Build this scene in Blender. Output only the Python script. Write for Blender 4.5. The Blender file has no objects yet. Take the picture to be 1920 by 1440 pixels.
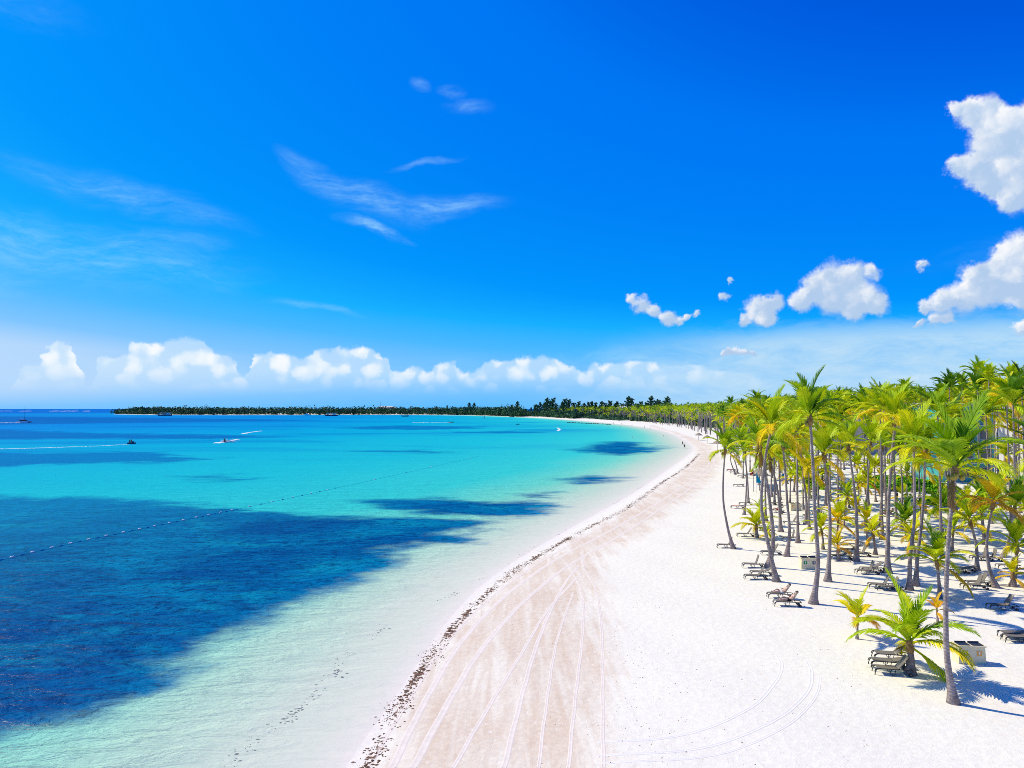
import bpy, bmesh, math, random
import numpy as np
from mathutils import Vector, Matrix, noise as mnoise

random.seed(7); np.random.seed(7)
R = math.radians
scene = bpy.context.scene
COL = scene.collection

# ------------------------------------------------------------------ camera
CAM_H, FPX, W0, H0, HORIZON = 13.5, 1321.0, 1920.0, 1440.0, 766.5
PITCH = math.atan((HORIZON - H0 / 2) / FPX)
cd = bpy.data.cameras.new('camera'); cam = bpy.data.objects.new('camera', cd); COL.objects.link(cam)
cd.sensor_width = 36.0; cd.lens = 36.0 * FPX / W0
cd.clip_start = 0.3; cd.clip_end = 120000
cam.location = (0, 0, CAM_H); cam.rotation_euler = (math.pi / 2 + PITCH, 0, 0)
scene.camera = cam

# ------------------------------------------------------------------ sun, sky, exposure
SUN_DIR = Vector((-0.86, 0.50, 0)).normalized(); SUN_EL = R(46)
sv = Vector((SUN_DIR.x * math.cos(SUN_EL), SUN_DIR.y * math.cos(SUN_EL), math.sin(SUN_EL)))
sl = bpy.data.lights.new('sun', 'SUN'); sl.energy = 4.8; sl.angle = R(0.5); sl.color = (1.0, 0.905, 0.66)
sun = bpy.data.objects.new('sun', sl); COL.objects.link(sun); sun.location = (0, 0, 200)
sun.rotation_euler = sv.to_track_quat('Z', 'Y').to_euler()
world = bpy.data.worlds.new('World'); scene.world = world; world.use_nodes = True
scene.view_settings.view_transform = 'Standard'; scene.view_settings.look = 'None'
scene.view_settings.exposure = 0.0; scene.view_settings.gamma = 1.0; scene.view_settings.use_curve_mapping = False
scene.render.engine = 'CYCLES'
cy = scene.cycles
cy.pixel_filter_type = 'BLACKMAN_HARRIS'; cy.filter_width = 0.9; cy.use_denoising = False; cy.max_bounces = 6; cy.diffuse_bounces = 2; cy.glossy_bounces = 2
cy.transmission_bounces = 4; cy.volume_bounces = 0; cy.transparent_max_bounces = 10
cy.sample_clamp_indirect = 6; cy.use_adaptive_sampling = True; cy.adaptive_threshold = 0.008


# ------------------------------------------------------------------ node helper
class NT:
    def __init__(s, tree):
        s.t = tree; s.n = tree.nodes; s.l = tree.links; s.n.clear()
    def new(s, typ, **kw):
        nd = s.n.new(typ)
        for k, v in kw.items(): setattr(nd, k, v)
        return nd
    def put(s, sock, v):
        if v is None: return
        if hasattr(v, 'is_output'): s.l.new(v, sock)
        else:
            try: sock.default_value = v
            except Exception: sock.default_value = (*v, 1.0)
    def math(s, op, a, b=None, c=None, clamp=False):
        nd = s.new('ShaderNodeMath', operation=op, use_clamp=clamp)
        for i, v in enumerate((a, b, c)):
            if v is not None: s.put(nd.inputs[i], v)
        return nd.outputs[0]
    def vmath(s, op, a, b=None, out=0):
        nd = s.new('ShaderNodeVectorMath', operation=op)
        s.put(nd.inputs[0], a)
        if b is not None: s.put(nd.inputs[1], b)
        return nd.outputs[out]
    def noise(s, vec, scale, detail=4, rough=0.55, dist=0.0):
        nd = s.new('ShaderNodeTexNoise'); s.put(nd.inputs['Vector'], vec)
        nd.inputs['Scale'].default_value = scale; nd.inputs['Detail'].default_value = detail
        nd.inputs['Roughness'].default_value = rough; nd.inputs['Distortion'].default_value = dist
        return nd.outputs['Fac']
    def mix(s, f, a, b, blend='MIX'):
        nd = s.new('ShaderNodeMix', data_type='RGBA', blend_type=blend)
        s.put(nd.inputs[0], f); s.put(nd.inputs[6], a); s.put(nd.inputs[7], b)
        return nd.outputs[2]
    def smooth(s, v, a, b, lo=0.0, hi=1.0):
        nd = s.new('ShaderNodeMapRange', interpolation_type='SMOOTHSTEP')
        s.put(nd.inputs[0], v)
        for i, x in enumerate((a, b, lo, hi)): s.put(nd.inputs[1 + i], x)
        return nd.outputs[0]
    def ramp(s, f, stops):
        nd = s.new('ShaderNodeValToRGB'); e = nd.color_ramp.elements
        while len(e) < len(stops): e.new(0.5)
        for i, (p, c) in enumerate(stops):
            e[i].position = p; e[i].color = (*c, 1.0)
        s.put(nd.inputs[0], f); return nd.outputs[0]
    def attr(s, name, out='Fac'):
        nd = s.new('ShaderNodeAttribute', attribute_name=name); return nd.outputs[out]
    def bump(s, h, strength=0.5, dist=0.1, normal=None):
        nd = s.new('ShaderNodeBump'); s.put(nd.inputs['Strength'], strength); s.put(nd.inputs['Distance'], dist)
        s.put(nd.inputs['Height'], h)
        if normal is not None: s.put(nd.inputs['Normal'], normal)
        return nd.outputs[0]
    def pos(s): return s.new('ShaderNodeNewGeometry').outputs['Position']
    def scale(s, vec, v):
        nd = s.new('ShaderNodeMapping'); s.put(nd.inputs[0], vec); nd.inputs['Scale'].default_value = v; return nd.outputs[0]
    def out(s, surf=None, vol=None):
        o = s.new('ShaderNodeOutputMaterial')
        if surf is not None: s.l.new(surf, o.inputs['Surface'])
        if vol is not None: s.l.new(vol, o.inputs['Volume'])
    def principled(s, color, rough=0.6, spec=0.3, normal=None, metal=0.0):
        nd = s.new('ShaderNodeBsdfPrincipled')
        s.put(nd.inputs['Base Color'], color); s.put(nd.inputs['Roughness'], rough)
        s.put(nd.inputs['Specular IOR Level'], spec); s.put(nd.inputs['Metallic'], metal)
        if normal is not None: s.put(nd.inputs['Normal'], normal)
        return nd.outputs[0]

def mat(name):
    m = bpy.data.materials.new(name); m.use_nodes = True
    return m, NT(m.node_tree)

def srgb(r, g, b, k=1.0):
    f = lambda c: (c / 255 / 12.92 if c / 255 <= 0.04045 else ((c / 255 + 0.055) / 1.055) ** 2.4) * k
    return (f(r), f(g), f(b))

# ------------------------------------------------------------------ projection between the photograph and the place
cp, sp = math.cos(PITCH), math.sin(PITCH)
def ray(px, py):
    u = (px - W0 / 2) / FPX; v = (H0 / 2 - py) / FPX
    return Vector((u, cp - v * sp, sp + v * cp))
def flat(px, py, z=0.0):
    d = ray(px, py); t = (z - CAM_H) / d.z
    return (d.x * t, d.y * t)
def azel(px, py):
    d = ray(px, py).normalized()
    return math.atan2(d.x, d.y), math.asin(d.z)
def sky_point(px, py, dist):
    return Vector((0, 0, CAM_H)) + ray(px, py).normalized() * dist

def catmull(P, n=8):
    P = [np.array(p, float) for p in P]; Q = [2 * P[0] - P[1]] + P + [2 * P[-1] - P[-2]]; out = []
    for i in range(1, len(Q) - 2):
        a, b, c, d = Q[i - 1], Q[i], Q[i + 1], Q[i + 2]
        for k in range(n):
            t = k / n
            out.append(0.5 * (2 * b + (c - a) * t + (2 * a - 5 * b + 4 * c - d) * t * t + (3 * b - 3 * c + d - a) * t ** 3))
    out.append(P[-1]); return np.array(out)

# ------------------------------------------------------------------ sky
nt = NT(world.node_tree)
sky = nt.new('ShaderNodeTexSky', sky_type='NISHITA')
sky.sun_disc = False; sky.sun_elevation = SUN_EL
sky.sun_rotation = math.atan2(sv.x, sv.y); sky.altitude = 0; sky.air_density = 1.0; sky.dust_density = 0.6; sky.ozone_density = 3.0
hs = nt.new('ShaderNodeHueSaturation'); hs.inputs['Saturation'].default_value = 1.45; hs.inputs['Hue'].default_value = 0.492; hs.inputs['Value'].default_value = 1.0
nt.l.new(sky.outputs[0], hs.inputs['Color'])
gen = nt.new('ShaderNodeTexCoord').outputs['Generated']
sx = nt.new('ShaderNodeSeparateXYZ'); nt.l.new(gen, sx.inputs[0])
az = nt.math('ARCTAN2', sx.outputs[0], sx.outputs[1]); el = nt.math('ARCSINE', sx.outputs[2])
cmb = nt.new('ShaderNodeCombineXYZ'); nt.l.new(az, cmb.inputs[0]); nt.l.new(el, cmb.inputs[1])
ae = cmb.outputs[0]
wob = nt.new('ShaderNodeTexNoise'); nt.l.new(ae, wob.inputs['Vector']); wob.inputs['Scale'].default_value = 9; wob.inputs['Detail'].default_value = 5
wv = nt.vmath('SCALE', nt.vmath('SUBTRACT', wob.outputs['Color'], (0.5, 0.5, 0.5))); wv.node.inputs['Scale'].default_value = 0.045
aew = nt.vmath('ADD', ae, wv)
def wisp(px, py, half_w, half_h, tilt, amount):
    """one thin cloud of the high layer: an oval in bearing and elevation with a torn edge"""
    a, e = azel(px, py)
    m = nt.new('ShaderNodeMapping', vector_type='TEXTURE'); nt.l.new(aew, m.inputs[0])
    m.inputs['Location'].default_value = (a, e, 0); m.inputs['Rotation'].default_value = (0, 0, R(tilt))
    m.inputs['Scale'].default_value = (half_w / FPX, half_h / FPX, 1)
    d = nt.vmath('LENGTH', m.outputs[0], out=1)
    return nt.math('MULTIPLY', nt.smooth(d, 1.25, 0.0), amount)
total = None
for w in [(610, 338, 85, 26, -22, .55), (700, 372, 110, 34, -14, .55), (830, 388, 120, 24, 4, .55), (700, 425, 75, 12, -16, .8), (735, 438, 45, 9, -14, .6), (800, 300, 70, 7, 14, .4),
          (240, 365, 190, 30, -8, .35), (130, 470, 280, 55, -3, .45), (100, 482, 150, 10, -2, .4), (310, 450, 120, 22, 4, .25), (590, 578, 90, 8, -9, .45), (790, 152, 22, 12, -20, .36),
          (850, 168, 30, 12, -8, .34), (880, 200, 52, 13, -5, .30), (40, 5, 100, 30, 0, .10),
          (1500, 655, 420, 34, 2, .62), (1800, 650, 420, 42, 1, .62), (1250, 690, 300, 50, 0, .5), (1650, 700, 400, 45, 0, .5), (650, 705, 800, 40, 0, .32), (2500, 640, 700, 60, 0, .6),
          (-600, 480, 500, 60, 3, .4), (-900, 250, 500, 50, -5, .3), (2700, 300, 500, 40, 5, .3)]:
    v = wisp(*w); total = v if total is None else nt.math('MAXIMUM', total, v)
stre = nt.new('ShaderNodeMapping'); nt.l.new(aew, stre.inputs[0]); stre.inputs['Rotation'].default_value = (0, 0, R(8)); stre.inputs['Scale'].default_value = (7, 24, 1)
fine = nt.noise(stre.outputs[0], 1.7, 10, 0.72, 0.25)
st2 = nt.new('ShaderNodeMapping'); nt.l.new(aew, st2.inputs[0]); st2.inputs['Rotation'].default_value = (0, 0, R(14)); st2.inputs['Scale'].default_value = (16, 95, 1)
fib = nt.noise(st2.outputs[0], 1.0, 8, 0.7, 0.3)
cf = nt.math('MULTIPLY', nt.math('MULTIPLY', total, nt.smooth(fine, 0.30, 0.72, 0.05, 1.15)), nt.smooth(fib, 0.32, 0.66, 0.35, 1.15), clamp=True)
hazeband = nt.math('MULTIPLY', nt.smooth(el, 0.16, 0.0), 0.55)
base_sky = nt.mix(hazeband, hs.outputs[0], (5.2, 8.0, 10.6, 1))
bw = nt.new('ShaderNodeRGBToBW'); nt.l.new(base_sky, bw.inputs[0])
lum = nt.math('MULTIPLY', bw.outputs[0], 0.085)      # the sky's own brightness, read as the deep saturated blue of the photograph
azure = nt.ramp(lum, [(0.04, srgb(0, 48, 150)), (0.085, srgb(0, 78, 200)), (0.115, srgb(0, 92, 222)), (0.145, srgb(0, 118, 243)), (0.30, srgb(2, 150, 254)), (0.40, srgb(24, 176, 255)),
                      (0.50, srgb(75, 185, 255)), (0.60, srgb(128, 198, 255)), (0.66, srgb(180, 216, 253)), (1.0, srgb(225, 238, 255))])
skyscaled = nt.vmath('SCALE', azure); skyscaled.node.inputs['Scale'].default_value = 1 / 0.085
skycol = nt.mix(nt.math('MULTIPLY', cf, 0.85), skyscaled, (4.7, 8.9, 11.8, 1))
# a broad thin veil low over the land side
E_ = lambda y_: azel(960, y_)[1]
A_ = lambda x_: azel(x_, 700)[0]
veil = nt.math('MULTIPLY', nt.smooth(nt.math('ADD', el, nt.math('MULTIPLY', nt.math('SUBTRACT', fine, 0.5), 0.05)), E_(606), E_(655)), nt.smooth(nt.math('ADD', az, nt.math('MULTIPLY', el, -1.6)), A_(880), A_(1330)))
veil = nt.math('MULTIPLY', veil, nt.smooth(fine, 0.2, 0.8, 0.42, 0.92))
skycol = nt.mix(veil, skycol, (6.6, 9.0, 10.9, 1))
# heaped clouds standing far beyond the horizon: their skyline by bearing, torn by turbulence
prof = [(-300, 700), (-200, 672), (-120, 690), (-60, 716), (0, 738), (35, 712), (52, 697), (75, 690), (95, 664), (124, 660), (140, 680), (153, 702), (166, 726), (180, 692), (206, 680), (235, 674), (252, 656), (280, 652), (300, 656), (330, 644), (365, 640), (390, 654), (412, 666),
        (440, 680), (456, 706), (468, 672), (492, 665), (540, 663), (560, 670), (582, 662), (616, 657), (660, 650), (700, 656), (730, 680), (744, 698), (762, 690), (776, 684), (802, 690), (822, 676), (850, 677), (872, 692), (896, 688), (916, 673), (960, 668), (1002, 664), (1036, 670),
        (1062, 682), (1086, 690), (1112, 682), (1152, 677), (1202, 674), (1242, 681), (1292, 682), (1332, 690), (1372, 696), (1412, 706), (1460, 716), (1700, 706), (1900, 698), (2000, 690), (2200, 712)]
fcv = nt.new('ShaderNodeFloatCurve'); cvp = fcv.mapping.curves[0]; a0, a1 = A_(-300), A_(2200)
for i, (x_, y_) in enumerate(prof):
    u_, v_ = (A_(x_) - a0) / (a1 - a0), E_(y_) / 0.15
    if i == 0: cvp.points[0].location = (u_, v_)
    elif i == len(prof) - 1: cvp.points[1].location = (u_, v_)
for (x_, y_) in prof[1:-1]: cvp.points.new((A_(x_) - a0) / (a1 - a0), E_(y_) / 0.15)
fcv.mapping.update()
tur = nt.new('ShaderNodeTexNoise'); nt.l.new(ae, tur.inputs['Vector']); tur.inputs['Scale'].default_value = 42; tur.inputs['Detail'].default_value = 7; tur.inputs['Roughness'].default_value = 0.62
tsp = nt.new('ShaderNodeSeparateColor'); nt.l.new(tur.outputs['Color'], tsp.inputs[0])
azt = nt.math('ADD', az, nt.math('MULTIPLY', nt.math('SUBTRACT', tsp.outputs[0], 0.5), 0.030)); elt = nt.math('ADD', el, nt.math('MULTIPLY', nt.math('SUBTRACT', tsp.outputs[1], 0.5), 0.026))
nt.put(fcv.inputs['Value'], nt.math('DIVIDE', nt.math('SUBTRACT', azt, a0), a1 - a0, clamp=True))
top = nt.math('MULTIPLY', fcv.outputs[0], 0.15)
depth_in = nt.math('SUBTRACT', top, elt)                                  # how far below the cloud's skyline
billow = nt.new('ShaderNodeTexVoronoi', feature='SMOOTH_F1'); bsc = nt.new('ShaderNodeCombineXYZ'); nt.l.new(azt, bsc.inputs[0]); nt.l.new(elt, bsc.inputs[1]); nt.l.new(bsc.outputs[0], billow.inputs['Vector']); billow.inputs['Scale'].default_value = 46; billow.inputs['Smoothness'].default_value = 0.6
puff = nt.smooth(billow.outputs['Distance'], 0.62, 0.12)
bmask = nt.math('MULTIPLY', nt.smooth(depth_in, 0.0, 0.007), nt.smooth(el, E_(744), E_(690), 0.0, 1.0))
bmask = nt.math('MULTIPLY', bmask, nt.smooth(nt.math('ADD', nt.math('MULTIPLY', puff, 0.5), nt.math('SUBTRACT', 0.06, depth_in)), -0.02, 0.28, 0.55, 1.0))
bmask = nt.math('MULTIPLY', bmask, nt.smooth(az, A_(1020), A_(1480), 0.97, 0.45))
bcol = nt.mix(nt.math('MULTIPLY', puff, nt.smooth(depth_in, 0.07, 0.0, 0.25, 1.0)), (7.6, 9.7, 11.6, 1), (11.3, 11.6, 11.8, 1))
skycol = nt.mix(bmask, skycol, bcol)
bg = nt.new('ShaderNodeBackground'); nt.l.new(skycol, bg.inputs[0]); bg.inputs[1].default_value = 0.085
# fair-weather cumulus kilometres off: each heap a union of lobes in bearing and elevation, frayed by turbulence, lit from the sun's side
HEAPS = [(1842, 214, 36), (1812, 209, 27), (1790, 207, 16), (1868, 236, 40), (1897, 250, 44), (1935, 236, 54), (1860, 275, 42), (1795, 312, 22), (1828, 320, 36), (1872, 320, 52), (1920, 330, 66), (1902, 362, 34), (1850, 344, 24), (1970, 290, 84), (2020, 240, 60),
         (1734, 574, 15), (1766, 566, 26), (1808, 557, 38), (1826, 508, 27), (1852, 536, 46), (1896, 520, 58), (1884, 482, 30), (1918, 466, 38), (1965, 498, 76), (1920, 556, 34), (2030, 540, 60),
         (1502, 562, 26), (1530, 545, 32), (1560, 520, 36), (1596, 514, 31), (1635, 510, 18), (1576, 555, 46), (1622, 560, 36), (1650, 578, 24), (1602, 586, 24),
         (1395, 597, 16), (1425, 582, 31), (1453, 567, 20), (1440, 597, 18), (1187, 558, 11), (1204, 571, 20), (1227, 583, 17), (1252, 595, 19), (1274, 602, 14), (1303, 588, 8), (1288, 593, 9),
         (1730, 499, 12), (1726, 604, 11), (1756, 601, 19), (1778, 598, 16), (1916, 614, 17), (1940, 612, 22), (1359, 557, 11), (1370, 528, 6), (1352, 661, 9), (1366, 660, 11), (1380, 658, 12), (1394, 659, 11), (1408, 660, 8)]
fray = nt.new('ShaderNodeTexNoise'); nt.l.new(ae, fray.inputs['Vector']); fray.inputs['Scale'].default_value = 34; fray.inputs['Detail'].default_value = 8; fray.inputs['Roughness'].default_value = 0.66
fv = nt.vmath('SCALE', nt.vmath('SUBTRACT', fray.outputs['Color'], (0.5, 0.5, 0.5))); fv.node.inputs['Scale'].default_value = 0.034
pw = nt.vmath('MULTIPLY', nt.vmath('ADD', ae, fv), (1, 1, 0)); mass = side = None
for (x_, y_, r_) in HEAPS:
    a_, e_ = azel(x_, y_); k_ = FPX / (r_ * 1.12) * (1 + 0.35 * ((x_ - 960) / FPX) ** 2)
    q_ = nt.vmath('SCALE', nt.vmath('SUBTRACT', pw, (a_, e_, 0))); q_.node.inputs['Scale'].default_value = k_
    w_ = nt.math('MAXIMUM', nt.math('SUBTRACT', 1.0, nt.vmath('DOT_PRODUCT', q_, q_, out=1)), 0.0); w_ = nt.math('MULTIPLY', w_, w_)
    d_ = nt.math('MULTIPLY', w_, nt.vmath('DOT_PRODUCT', q_, (-0.62, 0.78, 0), out=1))
    mass, side = (w_, d_) if mass is None else (nt.math('ADD', mass, w_), nt.math('ADD', side, d_))
thick = nt.smooth(nt.math('ADD', mass, nt.math('MULTIPLY', nt.math('SUBTRACT', fray.outputs['Fac'], 0.5), 0.42)), 0.0, 0.78)
thick = nt.math('MULTIPLY', thick, nt.smooth(mass, 0.0, 0.10))
bil2 = nt.new('ShaderNodeTexVoronoi', feature='SMOOTH_F1'); nt.l.new(pw, bil2.inputs['Vector']); bil2.inputs['Scale'].default_value = 44; bil2.inputs['Smoothness'].default_value = 0.7; bil2.inputs['Detail'].default_value = 2
facing = nt.math('DIVIDE', side, nt.math('ADD', mass, 0.05))
lit = nt.math('ADD', nt.math('ADD', nt.math('MULTIPLY', facing, 0.95), nt.math('MULTIPLY', nt.math('SUBTRACT', 0.42, bil2.outputs['Distance']), 0.75)), nt.math('MULTIPLY', nt.math('SUBTRACT', fray.outputs['Fac'], 0.5), 0.5))
ccol = nt.mix(nt.smooth(lit, -0.55, 0.42), (5.2, 7.1, 9.9, 1), (11.4, 11.5, 11.7, 1))
bgc = nt.new('ShaderNodeBackground'); nt.l.new(nt.mix(thick, skycol, ccol), bgc.inputs[0]); bgc.inputs[1].default_value = 0.085
zone = nt.math('MULTIPLY', nt.math('GREATER_THAN', az, A_(1120)), nt.math('MULTIPLY', nt.math('GREATER_THAN', el, E_(690)), nt.math('LESS_THAN', el, E_(90))))
bgm = nt.new('ShaderNodeMixShader'); nt.l.new(zone, bgm.inputs[0]); nt.l.new(bg.outputs[0], bgm.inputs[1]); nt.l.new(bgc.outputs[0], bgm.inputs[2])
wo = nt.new('ShaderNodeOutputWorld'); nt.l.new(bgm.outputs[0], wo.inputs[0])

# ------------------------------------------------------------------ shoreline, terrain
shore_px = [(648, 1440), (718, 1340), (786, 1240), (850, 1152), (915, 1088), (995, 1034), (1090, 979), (1188, 924), (1262, 874),
            (1294, 850), (1298, 838), (1282, 825), (1256, 812), (1215, 802), (1150, 794), (1060, 786.5), (980, 782), (880, 779), (760, 778), (640, 778), (500, 778.3), (300, 778), (205, 776.5)]
SH = catmull([(-30, -700), (-13, -200), (-8.5, -20), (-7.6, 10)] + [flat(*p) for p in shore_px], 6)
tip = SH[-1]
LAND = np.vstack([SH, [(tip[0] - 15, tip[1] + 90), (tip[0] + 60, tip[1] + 260), (-300, 2900), (9000, 3200), (9000, -700)]])
def seg_dist(X, Y, P):
    d = np.full(X.shape, 1e12)
    for i in range(len(P) - 1):
        ax, ay = P[i]; bx, by = P[i + 1]; dx, dy = bx - ax, by - ay
        t = np.clip(((X - ax) * dx + (Y - ay) * dy) / (dx * dx + dy * dy + 1e-12), 0, 1)
        d = np.minimum(d, (X - ax - t * dx) ** 2 + (Y - ay - t * dy) ** 2)
    return np.sqrt(d)
def inside(X, Y, P):
    c = np.zeros(X.shape, bool); n = len(P); j = n - 1
    for i in range(n):
        xi, yi = P[i]; xj, yj = P[j]
        if yi != yj: c ^= ((yi > Y) != (yj > Y)) & (X < (xj - xi) * (Y - yi) / (yj - yi) + xi)
        j = i
    return c
def sdf_poly(X, Y, P):
    P = np.array(P); Q = np.vstack([P, P[:1]])
    return np.where(inside(X, Y, P), 1, -1) * seg_dist(X, Y, Q)
LAND_EDGE = np.vstack([SH, LAND[len(SH):len(SH) + 3]])
def land_sdf(X, Y):
    return np.where(inside(X, Y, LAND), 1, -1) * seg_dist(X, Y, LAND_EDGE)
def height(X, Y, S):
    land = 1.15 * (1 - np.exp(-np.maximum(S, 0) / 14.0))
    und = 0.05 * np.sin(X * 0.31 + 0.7 * np.sin(Y * 0.13)) * np.sin(Y * 0.23 + 1.3) + 0.03 * np.sin(X * 0.83 + Y * 0.41)
    und = und * np.clip(S / 10, 0, 1)
    return np.where(S > 0, land + und, -np.minimum(0.055 * -S, 2.6))
_A, _B = LAND_EDGE[:-1], LAND_EDGE[1:]; _D = _B - _A; _DD = (_D ** 2).sum(1) + 1e-12
def hgt(x, y):
    """height of the ground at one spot"""
    q = np.array([x, y], float) - _A; t = np.clip((q * _D).sum(1) / _DD, 0, 1); d = math.sqrt((((q - _D * t[:, None]) ** 2).sum(1)).min())
    a, b = LAND, np.roll(LAND, 1, axis=0); m = (a[:, 1] > y) != (b[:, 1] > y); a, b = a[m], b[m]
    odd = (x < (b[:, 0] - a[:, 0]) * (y - a[:, 1]) / (b[:, 1] - a[:, 1]) + a[:, 0]).sum() % 2
    X = np.array([float(x)]); return float(height(X, np.array([float(y)]), np.array([d if odd else -d]))[0])
def g(px, py):
    """where the pixel's line of sight meets the beach"""
    z = 0.9
    for _ in range(5):
        x, y = flat(px, py, z); z = hgt(x, y)
    return Vector((x, y, z))

# polar sheets: fine near the viewer's side of the bay, coarse elsewhere
def polar(rmin, rmax, ratio, a0, a1, da):
    rs = [rmin, 3.5, 6.0, 9.0, 12.0]
    while rs[-1] < rmax: rs.append(rs[-1] * (ratio if rs[-1] < 600 else 1.03))
    fine = np.arange(a0, a1 + 1e-6, da)
    coarse = np.arange(a1 + 4, 360 + a0 - 3.9, 4.0)
    A = np.radians(np.concatenate([fine, coarse])); Rr = np.array(rs)
    X = np.outer(Rr, np.sin(A)); Y = np.outer(Rr, np.cos(A))
    return X, Y
def sheet(name, X, Y, Z, keep, attrs, material):
    nr, na = X.shape
    idx = np.arange(nr * na).reshape(nr, na); nx = np.roll(idx, -1, axis=1)
    q = np.stack([idx[:-1], nx[:-1], nx[1:], idx[1:]], -1).reshape(-1, 4)[:, ::-1]
    k = keep.ravel(); q = q[k[q].any(1)]
    used = np.unique(q); rem = np.full(nr * na, -1); rem[used] = np.arange(len(used)); q = rem[q]
    co = np.stack([X.ravel(), Y.ravel(), Z.ravel()], -1)[used]
    me = bpy.data.meshes.new(name)
    me.vertices.add(len(co)); me.vertices.foreach_set('co', co.astype(np.float32).ravel())
    me.loops.add(q.size); me.loops.foreach_set('vertex_index', q.ravel().astype(np.int32))
    me.polygons.add(len(q)); me.polygons.foreach_set('loop_start', np.arange(0, q.size, 4, dtype=np.int32))
    me.update(calc_edges=True); me.polygons.foreach_set('use_smooth', np.ones(len(q), bool))
    for an, av in attrs.items():
        a = me.attributes.new(an, 'FLOAT', 'POINT'); a.data.foreach_set('value', av.ravel()[used].astype(np.float32))
    me.materials.append(material)
    o = bpy.data.objects.new(name, me); COL.objects.link(o); o['kind'] = 'structure'
    return o

# sand material
m_sand, n = mat('coral sand')
P = n.pos()
tan, shore_a = n.attr('damp'), n.attr('shore')
strk = n.noise(n.scale(P, (0.9, 0.075, 1)), 1.6, 6, 0.6, 0.6)
blot = n.noise(P, 0.16, 5, 0.6, 0.3)
finen = n.noise(P, 3.5, 6, 0.7)
grain = n.noise(P, 14.0, 3, 0.7)
tann = n.smooth(n.math('ADD', tan, n.math('MULTIPLY', n.math('SUBTRACT', n.math('ADD', strk, blot), 1.0), 1.1)), 0.12, 0.95)
tm = n.math('MULTIPLY', tann, n.smooth(n.math('ADD', n.math('MULTIPLY', strk, 0.7), n.math('MULTIPLY', blot, 0.4)), 0.36, 0.70, 0.25, 0.92))
c0 = n.mix(n.smooth(finen, 0.35, 0.7), (0.82, 0.765, 0.665, 1), (0.88, 0.842, 0.735, 1))
c0 = n.mix(n.math('MULTIPLY', n.smooth(blot, 0.55, 0.75), 0.35), c0, (0.76, 0.70, 0.67, 1))
c1 = n.mix(n.smooth(finen, 0.35, 0.7), (0.65, 0.505, 0.38, 1), (0.73, 0.595, 0.47, 1))
vor = n.new('ShaderNodeTexVoronoi'); n.put(vor.inputs['Vector'], n.scale(P, (1.0, 0.7, 1))); vor.inputs['Scale'].default_value = 2.4
dots = n.math('MULTIPLY', n.smooth(vor.outputs['Distance'], 0.22, 0.12), n.smooth(blot, 0.4, 0.6))
c1 = n.mix(n.math('MULTIPLY', dots, 0.7), c1, (0.82, 0.74, 0.68, 1))
c = n.mix(tm, c0, c1)
wet = n.smooth(shore_a, 1.6, -0.8)
c = n.mix(n.math('MULTIPLY', wet, 0.8), c, (0.76, 0.69, 0.655, 1))
hh = n.math('ADD', n.math('MULTIPLY', finen, 0.6), n.math('MULTIPLY', vor.outputs['Distance'], 0.35))
hh = n.math('ADD', hh, n.math('MULTIPLY', grain, 0.15))
tramp = n.noise(P, 1.1, 4, 0.6, 0.8)
hh = n.math('ADD', hh, n.math('MULTIPLY', tramp, 0.32))
bmp = n.bump(hh, 0.65, 0.06)
n.out(n.principled(c, 0.9, 0.12, bmp))

# water material
m_water, n = mat('clear tropical water')
P = n.pos()
t, gr, far, al = n.attr('depth'), n.attr('seagrass'), n.attr('range'), n.attr('cover')
n1 = n.noise(P, 0.05, 6, 0.6, 0.5)
n2 = n.noise(n.scale(P, (0.3, 1.0, 1)), 0.018, 6, 0.62, 0.8)
n3 = n.noise(n.scale(P, (0.5, 1.0, 1)), 0.22, 6, 0.65, 0.3)
tt = n.math('ADD', t, n.math('MULTIPLY', n.math('SUBTRACT', n1, 0.5), 0.06))
K = 0.92
body = n.ramp(tt, [(0.0, srgb(240, 229, 218, K)), (0.12, srgb(224, 225, 208, K)), (0.22, srgb(210, 219, 201, K)), (0.30, srgb(182, 216, 194, K)), (0.38, srgb(112, 214, 192, K)),
                   (0.46, srgb(56, 204, 198, K)), (0.58, srgb(28, 190, 200, K)), (0.70, srgb(4, 172, 202, K)), (0.86, srgb(0, 140, 208, K)), (0.96, srgb(0, 108, 196, K))])
sm = n.math('MULTIPLY', n.smooth(n2, 0.47, 0.66), far)
body = n.mix(n.math('MULTIPLY', sm, 0.62), body, (*srgb(0, 118, 190, K), 1))
edge = n.math('ADD', gr, n.math('ADD', n.math('MULTIPLY', n.math('SUBTRACT', n3, 0.5), 6.5), n.math('MULTIPLY', n.math('SUBTRACT', n1, 0.5), 8.0)))
gm = n.math('MULTIPLY', n.math('MULTIPLY', n.smooth(edge, -1.6, 1.3), n.smooth(gr, -4.5, -1.6)), n.smooth(t, 0.42, 0.62, 1.0, 0.72))
gcol = n.mix(n.smooth(n.math('ADD', n.math('MULTIPLY', n1, 0.6), n.math('MULTIPLY', n3, 0.4)), 0.40, 0.66), (*srgb(0, 82, 146, K), 1), (*srgb(0, 132, 178, K), 1))
gcol = n.mix(n.smooth(t, 0.44, 0.7), gcol, (*srgb(0, 104, 180, K), 1))
mott = n.noise(n.scale(P, (0.7, 1.0, 1)), 1.5, 6, 0.72, 0.8)
shal = n.math('MULTIPLY', n.smooth(t, 0.62, 0.30), 0.22)
body = n.mix(n.math('MULTIPLY', n.smooth(mott, 0.46, 0.72), shal), body, n.mix(1.0, body, (0.62, 0.72, 0.70, 1), 'MULTIPLY'))    # sand ripples and weed on the bed
holes = n.noise(n.scale(P, (0.6, 1.0, 1)), 0.16, 7, 0.68, 0.6)
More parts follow.
